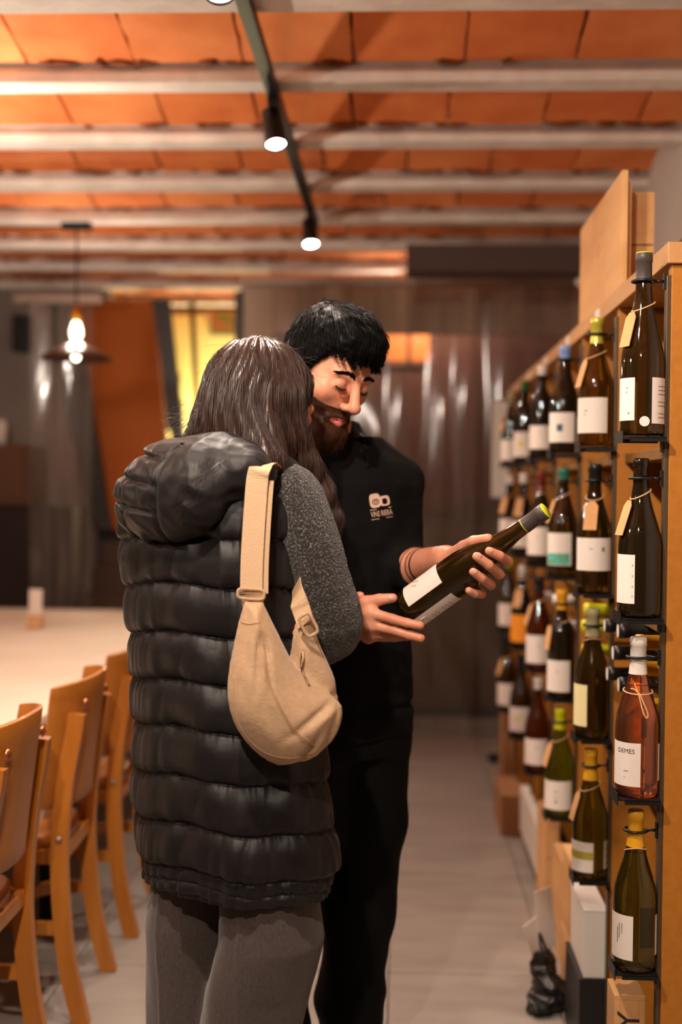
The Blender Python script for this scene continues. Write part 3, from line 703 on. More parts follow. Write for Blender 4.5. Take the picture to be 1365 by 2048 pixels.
DISP = {
 (0, 0): dict(label='tall dark flute bottle with a grey capsule, topmost beside the shelf end panel', kind='flute', gl=G_dark, cap=C_dkgrey, capz=(.25,), front=178, lab=(.028, .108, 62), back=0, backz=(.022, .108, 75), tagd=205, twine=.245, lines=[(40, .06, .004, .002), (38, .052, .003, .002), (45, .012, .004, .003)]),
 (0, 1): dict(label='dark uncapped bottle with a narrow white label in the second row, nearest column', kind='burgundy', gl=G_black, front=185, lab=(.026, .118, 62), back=20, backz=(.03, .1, 30), tagd=195, twine=.232, lines=[(56, .07, .0015, .004), (56, .05, .0015, .004), (56, .03, .0015, .004), (56, .012, .0015, .004)]),
 (0, 2): dict(label='clear bottle of rose wine with a white screw cap beside the end panel', kind='burgundy', gl=G_rose, cap=C_white, capz=(.23,), front=205, lab=(.022, .104, 64), back=10, backz=(.03, .1, 42), text=[('DEMES', .012, 24, .066)], lines=[(26, .028, .009, .0015), (22, .016, .004, .001)]),
 (0, 3): dict(label='dark green burgundy bottle with a mustard capsule, bottom row beside the end panel', kind='burgundy', gl=G_olive, cap=C_yel, capz=(.232,), front=192, lab=(.024, .108, 64), back=20, backz=(.03, .106, 54), twine=.222, lines=[(20, .03, .002, .03), (26, .04, .002, .028), (34, .048, .0015, .02)]),
 (1, 0): dict(label='amber bottle with a gold capsule and white label, second in the top row', kind='burgundy', gl=G_amber, cap=C_gold, capz=(.24,), front=238, lab=(.03, .112, 62), tagd=195, twine=.215, lines=[(-10, .05, .008, .003), (-12, .042, .006, .002)]),
 (1, 1): dict(label='bottle with a large kraft tag and a wide white label, second column second row', kind='burgundy', gl=G_dark, cap=C_blk, capz=(.255,), front=262, lab=(.052, .128, 70), tagd=248, twine=.225, stripe=(P_purple, 0, .045, .062), lines=[(30, .045, .007, .01), (-10, .05, .008, .002)]),
 (1, 2): dict(label='dark bottle with a khaki capsule and a narrow cream label in the third row', kind='burgundy', gl=G_dark, cap=C_olv, capz=(.235,), front=190, lab=(.028, .125, 56), labm=M_cream, back=20, backz=(.03, .11, 30), twine=.222),
 (1, 3): dict(label='olive bottle with a ribbed yellow capsule and a white and gold label, bottom row', kind='burgundy', gl=G_olive, cap=C_yel, capz=(.228,), front=215, lab=(.018, .088, 58), back=340, backz=(.025, .09, 26), tagd=190, twine=.212, stripe=(C_gold, 57, .03, .048)),
 (2, 0): dict(label='dark bottle with a pale blue capsule and a white label in the top row', kind='burgundy', gl=G_black, cap=C_blue, capz=(.262,), front=245, lab=(.03, .112, 60), back=350, backz=(.03, .1, 30), stripe=(P_blue, 12, .03, .05), tagd=None),
 (2, 1): dict(label='bottle with a teal capsule and a label painted blue and green at its foot', kind='burgundy', gl=G_dark, cap=C_teal, capz=(.27,), front=240, lab=(.03, .12, 58), tagd=185, twine=.225, stripe=(P_teal, 50, .002, .034)),
 (2, 2): dict(label='dark bottle with a yellow capsule and kraft tag, third row third column', kind='bordeaux', gl=G_black, cap=C_yel, capz=(.245,), front=238, lab=(.018, .105, 64), tagd=195, twine=.212, lines=ln1),
 (2, 3): dict(label='yellow-green bottle with a lime capsule and leaning kraft tag, bottom row', kind='burgundy', gl=G_green, cap=C_lime, capz=(.24,), front=250, lab=(.02, .1, 66), tagd=195, twine=.215, lines=[(0, .05, .012, .002), (0, .035, .012, .002), (0, .02, .008, .006)]),
 (3, 0): dict(label='dark bottle with a white capsule, fourth in the top row', kind='bordeaux', gl=G_black, cap=C_white, capz=(.27,), front=245, lab=(.03, .105, 66), lines=ln1),
 (3, 1): dict(label='dark bottle with a tall white label in the second row, beside the held bottle neck', kind='burgundy', gl=G_black, cap=C_red, capz=(.24,), front=240, lab=(.03, .12, 60), twine=.22, lines=ln1),
 (3, 2): dict(label='brown bottle with a broad white label and kraft tag, third row fourth column', kind='burgundy', gl=G_brown, cap=C_blk, capz=(.25,), front=255, lab=(.02, .11, 70), tagd=190, twine=.22, lines=ln1),
 (3, 3): dict(label='amber brown bottle with a white label, bottom row fourth column', kind='burgundy', gl=G_brown, cap=C_white, capz=(.26,), front=250, lab=(.022, .105, 62), lines=ln1),
 (4, 0): dict(label='dark bottle with a green capsule, fifth in the top row', kind='bordeaux', gl=G_black, cap=C_grn, capz=(.262,), front=248, lab=(.02, .11, 66), stripe=(C_lime, 14, .04, .055)),
 (4, 1): dict(label='dark bottle with a white label and kraft tag, second row fifth column', kind='burgundy', gl=G_black, cap=C_white, capz=(.265,), front=245, lab=(.03, .125, 66), tagd=235, twine=.22),
 (4, 2): dict(label='dark bottle with a bright orange label and kraft tag in the third row', kind='burgundy', gl=G_black, cap=C_white, capz=(.25,), front=250, lab=(.02, .12, 68), labm=C_orange, tagd=235, twine=.225),
 (4, 3): dict(label='dark bottle with a white label, bottom row fifth column', kind='burgundy', gl=G_dark, cap=C_blk, capz=(.25,), front=248, lab=(.022, .11, 62), stripe=(C_lime, 12, .04, .055)),
 (5, 0): dict(label='dark bottle with a pale label, farthest in the top row', kind='bordeaux', gl=G_black, cap=C_olv, capz=(.25,), front=245, lab=(.02, .105, 66), tagd=200, twine=.22),
 (5, 1): dict(label='dark bottle with a kraft tag, farthest in the second row', kind='burgundy', gl=G_dark, cap=C_white, capz=(.26,), front=245, lab=(.03, .12, 66), tagd=215, twine=.22),
 (5, 2): dict(label='olive bottle with a white label, farthest in the third row', kind='burgundy', gl=G_olive, cap=C_lime, capz=(.255,), front=245, lab=(.02, .11, 66), tagd=None),
 (5, 3): dict(label='dark bottle with a pale label, farthest in the bottom row', kind='burgundy', gl=G_dark, cap=C_blk, capz=(.25,), front=245, lab=(.02, .11, 66), tagd=200, twine=.22),
}
for (c, r), d in DISP.items():
    fl_ = d.get('kind') == 'flute'
    holder(COLY[c], ROWZ[r], .293 if fl_ else .262)
    bottle((BX, COLY[c], ROWZ[r]), **d)
rb_ = [o for o in COL.objects if o.get('label', '').startswith('clear bottle of rose')][0]; pr_ = PROF['burgundy'][1]
def rp(a, z, off=.002): r = rad_at(pr_, z)+off; return (r*cos(R(a)), r*sin(R(a)), z)
tw_ = MB().tube([rp(a, .198+.004*sin(R(a))) for a in range(0, 360, 15)], .0014, 6, closed=True)
tw_.tube(spline([rp(262, .197), rp(268, .182), rp(276, .160), rp(284, .152), rp(288, .160), rp(280, .176), rp(266, .196)], 5), .0014, 6)
tw_.tube(spline([rp(262, .197), rp(252, .206), rp(244, .214)], 5), .0014, 6); tw_.tube(spline([rp(262, .197), rp(246, .203), rp(228, .204)], 5), .0014, 6)
tw_.build('twine_bow', M_twine, rb_)
# ---- bottles inside the shelf compartments
def lying(loc, label, gl, cap, kind='bordeaux', rz=0.0, end=None):
    H, pr = PROF[kind]; t = thing('wine_bottle', label, 'bottle', loc, 0, 'bottles lying in the shelf compartments')
    t.rotation_euler = (0, -pi/2, rz)
    key = (kind, gl.name)
    if key not in PME: PME[key] = MB().lathe(pr, 40).data('glass', gl)
    link('glass', PME[key], None, t)
    k2 = (kind, cap.name, .235, 'l')
    if k2 not in PME:
        z0 = .235; zz = [z for r, z in pr if z > z0+.004 and r > 0]; PME[k2] = MB().lathe([(rad_at(pr, z0)+.0006, z0)]+[(rad_at(pr, z)+.0006, z) for z in zz[:-1]]+[(.0155, H-.002), (.0145, H+.0003), (0, H+.0008)], 24).data('capsule', cap)
    c = link('capsule', PME[k2], None, t)
    if end: MB().lathe([(.0148, H+.0012), (0, H+.0016)], 20).build('capsule_end', end, c)
    return t
LZ = .77
k = 0
for (ci, dy, z, gl, cap, end, lab) in (
    (0, .445, .952, G_black, C_blk, C_white, 'black capsuled bottle lying lowest behind the rose bottle'),
    (0, .375, 1.008, G_black, C_blk, C_white, 'black capsuled bottle lying in the middle behind the rose bottle'),
    (0, .490, 1.056, G_black, C_blk, C_white, 'black capsuled bottle lying topmost behind the rose bottle, left one'),
    (0, .315, 1.063, G_black, C_blk, C_white, 'black capsuled bottle lying topmost behind the rose bottle, right one'),
    (0, .300, .950, G_black, C_blk, C_white, 'black capsuled bottle lying lower right behind the rose bottle'),
    (1, .27, .955, G_olive, C_lime, None, 'lime capsuled bottle lying lowest behind the khaki capsule'),
    (1, .29, 1.015, G_olive, C_lime, None, 'lime capsuled bottle lying in the middle behind the khaki capsule'),
    (1, .25, 1.062, G_olive, C_lime, None, 'lime capsuled bottle lying topmost behind the khaki capsule'),
    (2, .25, .96, G_black, C_white, None, 'white capsuled bottle lying lowest in the third compartment'),
    (2, .33, 1.03, G_black, C_white, None, 'white capsuled bottle lying higher in the third compartment'),
    (3, .25, 1.0, G_black, C_white, None, 'white capsuled bottle lying in the fourth compartment'),
    (0, .12, 1.062, G_olive, C_yel, None, 'yellow capsuled bottle lying highest just behind the rose cap'),
    (0, .155, 1.005, G_olive, C_yel, None, 'yellow capsuled bottle lying midway just behind the rose cap'),
    (0, .13, .935, G_olive, C_yel, None, 'yellow capsuled bottle lying lowest just behind the rose cap'),
):
    lying((SX+.277, SY+DY*ci+dy, z), lab, gl, cap, end=end)
# racks of thin rods carry the lying bottles
for ci in range(4):
    for z in (.914, .975, 1.022): MB().tube([(SX+.06, SY+DY*ci+.03, z-.002), (SX+.06, SY+DY*ci+DY, z-.002)], .002, 6).build('rack_rod', M_black, sh)
for (x, y, z, gl, cap, lm, lab) in (
    (.60, .30, 1.10, G_dark, C_yel, M_paper, 'bottle standing inside the shelf behind the dark uncapped bottle'),
    (.60, .34, 1.45, G_dark, C_yel, M_paper, 'bottle with a yellow capsule standing inside the shelf behind the topmost bottle'),
    (.58, .86, 1.10, G_dark, C_blk, M_cream, 'bottle with a white and yellow label standing inside the second compartment'),
    (.58, 1.36, 1.10, G_dark, C_white, M_cream, 'bottle with a cream label standing inside the third compartment'),
    (.60, .25, .42, G_black, C_blk, M_paper, 'black bottle with a white label standing behind the mustard capsule bottle'),
    (.58, .78, .42, G_black, C_white, M_paper, 'bottle with a white capsule standing low in the second compartment'),
    (.58, 1.95, 1.10, G_dark, C_red, M_paper, 'bottle with a red capsule standing inside the fourth compartment'),
):
    bottle((x, SY+y, z), lab, 'bordeaux', gl, cap, front=225, lab=(.05, .14, 60), labm=lm, group='bottles standing inside the shelf', stripe=(C_yel, 12, .01, .08) if lm is M_cream else None)

# ---- wooden boxes on top, boxes on the floor
def box_thing(name, label, cat, a, b, m, lid=True, boards=0, extra=None, rz=0.0):
    c = Vector(((a[0]+b[0])/2, (a[1]+b[1])/2, a[2])); t = thing(name, label, cat, c, R(rz)); h = Vector(b)-Vector(a); x, y, z = h.x/2, h.y/2, h.z
    if boards:
        for i in range(boards):
            z0 = z*i/boards; z1 = z*(i+1)/boards-.003
            MB().box((-x, -y, z0), (-x+.012, y, z1), .001).build('plank', m, t); MB().box((x-.012, -y, z0), (x, y, z1), .001).build('plank', m, t)
            MB().box((-x+.012, -y, z0), (x-.012, -y+.012, z1), .001).build('plank', m, t); MB().box((-x+.012, y-.012, z0), (x-.012, y, z1), .001).build('plank', m, t)
        MB().box((-x+.012, -y+.012, 0), (x-.012, y-.012, .01)).build('base_board', m, t)
        MB().box((-x, -y, z-.003), (x, y, z+.006), .001).build('lid', m, t)
    else:
        MB().box((-x, -y, 0), (x, y, z-.004), .002).build('body', m, t); MB().box((-x-.0015, -y-.0015, z-.03 if lid == 'deep' else z-.004), (x+.0015, y+.0015, z), .0015).build('lid', m, t)
    return t
SHT = ST+.04
wc = thing('crate_lid', 'large pine crate lid standing upright on top of the shelf', 'crate lid', (SX+.012, 3.22, SHT))
MB().box((-.008, -.33, 0), (.006, -.112, .265), .001).build('plank', M_crate, wc); MB().box((-.008, -.11, 0), (.006, .11, .265), .001).build('plank', M_crate, wc); MB().box((-.008, .112, 0), (.006, .33, .265), .001).build('plank', M_crate, wc)
MB().box((.006, -.3, .02), (.02, -.26, .245), .001).build('batten', M_crate, wc); MB().box((.006, .26, .02), (.02, .3, .245), .001).build('batten', M_crate, wc)
mbp = MB(); v_, f_ = text_geo('O', .05); mbp.add([(-.0085, -x, .14+y) for x, y, _ in v_], f_); mbp.build('stamp', mat('stamp_red', (200, 110, 60), .7), wc)
box_thing('wooden_box', 'narrow pine wine box standing behind the crate lid on top of the shelf', 'box', (SX+.035, 3.0, SHT), (SX+.10, 3.34, SHT+.235), M_crate, boards=2)
box_thing('cardboard_box', 'brown box lying flat on top of the shelf at the right edge', 'box', (.66, 2.7, SHT), (.98, 3.1, SHT+.13), M_card)
b1 = box_thing('wooden_box', 'pine box with black letters on the floor under the nearest bottom bottle', 'box', (.425, 2.415, 0), (.484, 2.50, .384), M_crate, boards=1)
mb = MB(); v_, f_ = text_geo('NY', .062); mb.add([(-y, -.0432, .318+x) for x, y, _ in v_], f_); mb.build('lettering', M_ink, b1)
box_thing('carton', 'black carton on the floor carrying the white carton', 'box', (.44, 2.975, 0), (.50, 3.22, .203), mat('carton_black', (30, 26, 26), .5))
box_thing('carton', 'white carton stacked on the black carton', 'box', (.45, 2.98, .203), (.505, 3.21, .366), M_white)
box_thing('wooden_box', 'thin pine box standing behind the white carton', 'box', (.452, 3.24, 0), (.505, 3.40, .40), M_crate, boards=2)
box_thing('wooden_crate', 'shorter pine crate on the floor beside the shelf foot', 'crate', (.478, 3.60, 0), (.505, 3.80, .29), M_crate, boards=3)
box_thing('wooden_crate', 'taller pine crate on the floor with a dark slot', 'crate', (.462, 3.86, 0), (.505, 4.10, .345), M_crate, boards=3)
box_thing('carton', 'white carton by the shelf foot, beyond the pine crates', 'box', (.475, 4.20, .065), (.505, 4.80, .235), M_white)
box_thing('carton', 'dark low carton carrying the white carton beyond the crates', 'box', (.49, 4.18, 0), (.506, 4.80, .065), mat('carton_brown', (70, 50, 34), .6))
box_thing('cardboard_box', 'brown cardboard box on the floor near the far end of the shelf', 'box', (.415, 4.93, 0), (.505, 5.28, .16), M_card)
box_thing('cardboard_box', 'farther tan cardboard box standing at the end of the shelf', 'box', (.46, 5.40, 0), (.505, 5.62, .42), M_card)
# crumpled black bag and white leaflet on the floor
bg = thing('plastic_bag', 'crumpled black plastic bag on the floor below the white carton', 'bag', (.415, 3.3, 0))
s_ = SDF(); s_.ell((0, 0, .045), (.04, .06, .045)); s_.ell((-.02, .02, .09), (.03, .04, .05), k=.02); s_.ell((-.04, -.04, .02), (.035, .04, .02), k=.02)
s_.fx.append(lambda P_, d: d+.03*np.abs(noise3(P_, 3, 3, 7.0))-.010)
skin('bag', s_, (-.12, -.14, -.01), (.1, .14, .18), .004, mat('black_film', (26, 23, 23), .34), bg)
MB().tube(spline([(.0, -.03, .12), (-.03, -.05, .16), (-.035, -.02, .2), (-.01, 0, .14)], 5), .004, 6).build('handle', MATS['black_film'], bg)
lf = thing('leaflet', 'white folded leaflet propped against the pine crate on the floor', 'leaflet', (.435, 3.46, 0))
MB().box((-.03, -.001, 0.1), (.03, .001, .27), 0, Matrix.Rotation(R(35), 4, 'Z') @ Matrix.Rotation(R(-8), 4, 'Y')).build('sheet', M_white, lf)
MB().box((-.03, .003, 0.08), (.035, .005, .2), 0, Matrix.Rotation(R(35), 4, 'Z') @ Matrix.Rotation(R(-22), 4, 'Y')).build('sheet', M_white, lf)
# ================================================================== people: shared tools
def skinmat(name, c, c2):
    m = mat(name, c, .48, c2=c2, scale=26, bump=.06, bscale=220, spec=.4)
    b = m.node_tree.nodes['Principled BSDF']; b.inputs['Subsurface Weight'].default_value = .12; b.inputs['Subsurface Radius'].default_value = (.01, .004, .002); b.inputs['Subsurface Scale'].default_value = .5
    return m
M_skin = skinmat('skin', (214, 150, 120), (200, 130, 102))
M_lip = mat('lip', (190, 100, 92), .4); M_nail = mat('nail', (222, 168, 146), .3)
M_lash = mat('lash', (18, 12, 10), .6)
def p_loft(rows, ang, pw=2.2, zc=.02):
    """stack of superellipses: rows (z, cx, cy, a, b); a lies along the direction ang"""
    A = np.array(sorted(rows), float); ca, sa = cos(ang), sin(ang); z0, z1 = A[0, 0], A[-1, 0]
    def f(P):
        z = np.clip(P[..., 2], z0, z1); cx, cy, a, b = (np.interp(z, A[:, 0], A[:, i]) for i in (1, 2, 3, 4))
        x, y = P[..., 0]-cx, P[..., 1]-cy; u, v = np.abs(x*ca+y*sa), np.abs(-x*sa+y*ca)
        q = ((u/a)**pw+(v/b)**pw)**(1/pw); rr = np.sqrt(u*u+v*v)+1e-9; d = (q-1)*rr/np.maximum(q, .25)
        e = np.maximum(P[..., 2]-z1, z0-P[..., 2]); return np.where(e > 0, np.sqrt(np.maximum(d, 0)**2+e*e), np.maximum(d, e))
    c = np.array([A[:, 1].mean(), A[:, 2].mean(), (z0+z1)/2]); r = max(sqrt(((z1-z0)/2)**2+A[:, 3:].max()**2)+np.abs(A[:, 1:3]-c[:2]).max(), .01)
    return f, c, r
def head_matrix(loc, yaw, pitch, roll):
    """local face looks along -y; yaw turns it towards +x, pitch down, roll tips the crown to its own left"""
    return Matrix.Translation(loc) @ Matrix.Rotation(yaw, 4, 'Z') @ Matrix.Rotation(pitch, 4, 'X') @ Matrix.Rotation(roll, 4, 'Y')
def add_head(s, M, fem=False, neck=None):
    Rm = M.to_3x3(); H = lambda x, y, z: np.array(M @ Vector((x, y, z))); j = .9 if fem else 1.0
    E = lambda c, r, k=.012, mode='u', M2=None: s.ell(H(*c), r, Rm if M2 is None else Rm @ M2, k, mode)
    C = lambda a, b, ra, rb, k=.012, mode='u': s.cap(H(*a), H(*b), ra, rb, k, mode)
    E((0, .012, .035), (.076, .097, .087)); E((0, -.02, -.03), (.064*j, .07, .088), .03)
    for q in (-1, 1):
        C((q*.052*j, .0, -.062), (q*.016, -.07, -.102), .018, .017, .02)
        E((q*.044, -.058, -.02), (.023, .024, .022), .02)
        C((q*.012, -.083, .022), (q*.040, -.076, .024), .0125, .010, .012)
    C((-.012, -.078, -.105), (.012, -.078, -.105), .017, .017, .02)
    for q in (-1, 1): E((q*.031, -.096, .004), (.016, .013, .011), .012, 's')
    C((0, -.091, .016), (0, -.116, -.026), .0092, .0115, .010); E((0, -.114, -.031), (.0125, .0115, .0105), None, .008) if False else s.ell(H(0, -.119, -.031), (.0135, .0122, .0110), Rm, .008)
    for q in (-1, 1):
        s.ell(H(q*.0135, -.104, -.036), (.0092, .012, .008), Rm, .006); s.ell(H(q*.007, -.112, -.0445), (.004, .005, .004), Rm, .003, 's')
        s.ell(H(q*.031, -.0795, .004), (.0145, .0125, .0125), Rm, .004)                    # lowered lids
        C((q*.018, -.0905, -.004), (q*.044, -.083, -.002), .0022, .0018, .006)              # lower lid rim
    C((-.026, -.084, -.067), (0, -.0955, -.064), .004, .006, .006); C((.026, -.084, -.067), (0, -.0955, -.064), .004, .006, .006)
    C((-.025, -.084, -.072), (0, -.0945, -.0765), .0045, .0070, .006); C((.025, -.084, -.072), (0, -.0945, -.0765), .0045, .0070, .006)
    C((-.020, -.094, -.0698), (.020, -.094, -.0698), .0024, .0024, .003, 's')
    for q in (-1, 1):
        Mr = Matrix.Rotation(q*R(-18), 3, 'Z') @ Matrix.Rotation(R(12), 3, 'X')
        s.ell(H(q*.078, .012, -.004), (.009, .019, .031), Rm @ Mr, .006); s.ell(H(q*.0865, .008, -.002), (.006, .011, .018), Rm @ Mr, .004, 's')
        s.ell(H(q*.077, .003, -.03), (.007, .009, .009), Rm, .005)
def material_by(o, m2, test):
    """gives the faces whose centre passes test the second material (lips, nails)"""
    me = o.data; me.materials.append(m2); n = len(me.polygons); c = np.empty(n*3); me.polygons.foreach_get('center', c); k = test(c.reshape(-1, 3))
    i = np.zeros(n, np.int32); i[k] = len(me.materials)-1; me.polygons.foreach_set('material_index', i); me.update()
def local(M, P):
    Mi = np.array(M.inverted()); return P@Mi[:3, :3].T+Mi[:3, 3]
def hand(s, wrist, mcps, fingers, thumb, r=.0088, palm_r=.013):
    """palm from wrist to the four knuckles, then each finger a chain of its own"""
    w = Vector(wrist); mc = [Vector(m) for m in mcps]
    for i, m in enumerate(mc): s.cap(w+(m-w)*.18, m, palm_r*1.05, palm_r*.82, .014)
    for i in range(3): s.cap(mc[i]*.97+w*.03, mc[i+1]*.97+w*.03, palm_r*.8, palm_r*.8, .010)
    for i, f in enumerate(fingers):
        k = (1.0, 1.04, .98, .86)[i]; pts = [mc[i]]+[Vector(p) for p in f]; n = len(pts)
        s.chain(pts, [r*k*(1.12-.24*q/(n-1)) for q in range(n)], .0035, .003)
    th = [Vector(p) for p in thumb]; s.chain(th, [r*1.75, r*1.30, r*1.16, r*.98][:len(th)], .010, .004)
def hairflow(vol, P, n, step, dirf, off, jitter=0.0, lift=0.0):
    """strands: points walked along the surface of vol in the combing direction dirf"""
    out = [P]; 
    for i in range(n):
        g = vol.grad(P); d = dirf(P); d = d-g*(d*g).sum(-1, keepdims=True)*(1-lift); d /= np.linalg.norm(d, axis=-1, keepdims=True)+1e-9
        P = P+d*step; P = P-vol.grad(P)*(np.minimum(vol(P)-off, .5))[..., None]; out.append(P)
    return np.stack(out, 1)
def shell_points(vol, lo, hi, n, rng, keep=None):
    P = rng.uniform(lo, hi, size=(n*6, 3)); P = vol.project(P, 0, 5); ok = np.abs(vol(P)) < .002
    if keep is not None: ok &= keep(P)
    return P[ok][:n]
def ray_dir(px, py): return (CAMR @ Vector(((px-682.5)/FPX, -(py-1024)/FPX, -1.0))).normalized()
CAM0 = Vector((0, 0, CAMH))
def bvh_of(o):
    me = o.data; return BVHTree.FromPolygons([v.co[:] for v in me.vertices], [tuple(p.vertices) for p in me.polygons])
def onto(bvh, px, py, off=.002, far=None):
    h = bvh.ray_cast(CAM0, ray_dir(px, py))
    if h[0] is None: return W(px, py, far) if far else None
    n = h[1] if h[1].dot(ray_dir(px, py)) < 0 else -h[1]
    return h[0]+n*off
def p_inflate(poly, O, U, V, N, T, wd, pw=.55):
    """cushion shape: polygon (u,v) in the plane O,U,V blown up to half thickness T along N"""
    Q = np.array(poly, float); O, U, V, N = (np.array(x, float) for x in (O, U, V, N)); e = np.roll(Q, -1, 0)-Q
    c2 = Q.mean(0); c = O+U*c2[0]+V*c2[1]; rad = np.linalg.norm(Q-c2, axis=1).max()+T
    def f(P):
        q = P-O; p = np.stack([q@U, q@V], -1); n = q@N; d2 = np.full(p.shape[:-1], 1e9); sg = np.ones(p.shape[:-1])
        for i in range(len(Q)):
            w = p-Q[i]; t = np.clip((w@e[i])/(e[i]@e[i]), 0, 1); d2 = np.minimum(d2, ((w-t[..., None]*e[i])**2).sum(-1))
            b, a = Q[(i+1) % len(Q)], Q[i]; c1 = p[..., 1] >= a[1]; c3 = p[..., 1] < b[1]; c4 = e[i][0]*w[..., 1] > e[i][1]*w[..., 0]
            sg = np.where((c1 & c3 & c4) | (~c1 & ~c3 & ~c4), -sg, sg)
        s2 = np.sqrt(d2)*sg; th = T*np.clip(-s2/wd, 0, 1); th = T*np.sin(np.clip(-s2/wd, 0, 1)*pi/2)**pw
        return np.where(s2 > 0, np.sqrt(s2**2+np.maximum(np.abs(n)-0, 0)**2), (np.abs(n)-th)*.6)
    return f, c, rad
# ================================================================== the woman
PHI = R(32); WY = 2.36; WSC = FPX/WY
FW = Vector((sin(PHI), cos(PHI), 0)); RW = Vector((cos(PHI), -sin(PHI), 0)); UP = Vector((0, 0, 1))
wz = lambda y: CAMH+(978-y)/WSC
wx = lambda x: (x-800)/WSC
wcx = (wx(470), WY)
wo = thing('person', 'woman seen from behind in a black puffer vest with grey tweed sleeves', 'person', (wcx[0], WY, 0))
def wlink(o): o.parent = wo; o.matrix_parent_inverse = Matrix.Translation((-wcx[0], -WY, 0)); return o
M_nylon = mat('black_nylon', (22, 17, 17), .5, c2=(18, 14, 14), scale=30, bump=.22, bscale=24, spec=.34, sheen=.05)
M_tweed = mat('grey_tweed', (26, 23, 22), .95, c2=(138, 128, 120), scale=290, bump=.8, bscale=240, sheen=.3, detail=6)
_r = [n for n in M_tweed.node_tree.nodes if n.type == 'VALTORGB'][0]; _r.color_ramp.elements[0].position = .50; _r.color_ramp.elements[1].position = .78
M_trouser = mat('grey_wool', (76, 65, 61), .9, c2=(60, 51, 48), scale=380, stretch=(1, 1, .3), bump=.15, bscale=300, sheen=.2)
M_bag = mat('beige_canvas', (182, 150, 116), .7, c2=(172, 139, 106), scale=90, bump=.15, bscale=240, sheen=.2)
M_strap = mat('beige_webbing', (186, 154, 120), .65, bump=.25, bscale=420)
M_hairw = mat('brown_hair', (58, 34, 25), .38, c2=(40, 23, 17), scale=90, spec=.6)
# ---- vest: high-resolution loft with quilted baffles
VR = [(925, 452, 560), (938, 400, 578), (952, 340, 590), (972, 290, 597), (1000, 262, 600), (1080, 248, 604), (1180, 255, 610), (1280, 263, 620), (1370, 268, 632), (1450, 268, 643), (1560, 270, 657), (1640, 271, 671), (1720, 276, 680), (1772, 287, 672)]
VR = [(wz(y), wx((l+r)/2), (r-l)/2/WSC/.935) for y, l, r in VR]; VR = np.array(sorted(VR))
SEAM = np.array([wz(y) for y in (1772, 1748, 1722, 1634, 1540, 1444, 1354, 1262, 1168, 1075, 985, 900)]); 
nz, na = 440, 400
zz = np.linspace(SEAM[0], VR[-1, 0], nz); th = np.linspace(0, 2*pi, na, endpoint=False)
Z, T = np.meshgrid(zz, th, indexing='ij')
cx = np.interp(Z, VR[:, 0], VR[:, 1]); A = np.interp(Z, VR[:, 0], VR[:, 2])-.012; B = np.minimum(A*.74, .125)
B = np.maximum(B, .062)
u = A*np.sign(np.cos(T))*np.abs(np.cos(T))**.9; v = B*np.sign(np.sin(T))*np.abs(np.sin(T))**.9
# seams wander a little round the body
zs = Z+.006*np.sin(T*2+1.0)+.004*np.sin(T*5)
k = np.clip(np.searchsorted(SEAM, zs)-1, 0, len(SEAM)-2); s0 = SEAM[k]; s1 = SEAM[k+1]; q = np.clip((zs-s0)/(s1-s0), 0, 1)
amp = np.clip((s1-s0)*.18, .003, .0150); puff = amp*(1-np.abs(2*q**.72-1)**3.0)
dist = np.minimum(q, 1-q)*(s1-s0)
P3 = np.stack([np.cos(T)*.6, np.sin(T)*.6, Z*1.0], -1)
Pv = np.stack([np.cos(T)*1.0, np.sin(T)*1.0, Z*.25], -1)
puck = -.0060*np.exp(-dist/.020)*(np.abs(noise3(Pv, 5, 3, 1.9))*1.6-.5)+.0022*np.exp(-dist/.008)*noise3(Pv, 15, 2, 11.0)
Pd = np.stack([np.cos(T)*.5+Z*.5, np.sin(T)*.5, Z*1.6-np.cos(T)*.25], -1)
big = .0055*noise3(P3, 8, 2, 2.2)+.0105*(np.abs(noise3(Pd, 21, 3, 2.3))-.4)*np.clip(1.25-Z*.55, .35, 1)
off = .010+puff+puck+big
nx, ny = np.cos(T)/A, np.sin(T)/B; nn = np.sqrt(nx*nx+ny*ny); u = u+off*nx/nn; v = v+off*ny/nn
# vertical side seam on her right
X = cx+u*RW.x+v*FW.x; Y = WY+u*RW.y+v*FW.y
VV = np.stack([X, Y, Z], -1).reshape(-1, 3); idx = np.arange(nz*na).reshape(nz, na); i2 = np.roll(idx, -1, 1)
FF = np.stack([idx[:-1], i2[:-1], i2[1:], idx[1:]], -1).reshape(-1, 4)
# close under the hem
VV = np.concatenate([VV, [[VR[0, 1], WY, SEAM[0]+.03], [VR[-1, 1], WY, VR[-1, 0]+.005]]])
capf = np.stack([i2[0], idx[0], np.full(na, nz*na), np.full(na, nz*na)], -1)
me = bpy.data.meshes.new('puffer_vest')
me = meshdata('puffer_vest', VV, FF, True, M_nylon)
bm = bmesh.new(); bm.from_mesh(me); bm.verts.ensure_lookup_table()
for row, c, fl_ in ((0, nz*na, True), (nz-1, nz*na+1, False)):
    for i in range(na):
        a, b = bm.verts[int(idx[row, i])], bm.verts[int(i2[row, i])]
        fc = bm.faces.new((b, a, bm.verts[c]) if fl_ else (a, b, bm.verts[c])); fc.smooth = True
bm.to_mesh(me); bm.free()
vest = wlink(link('puffer_vest', me)); VB = bvh_of(vest)
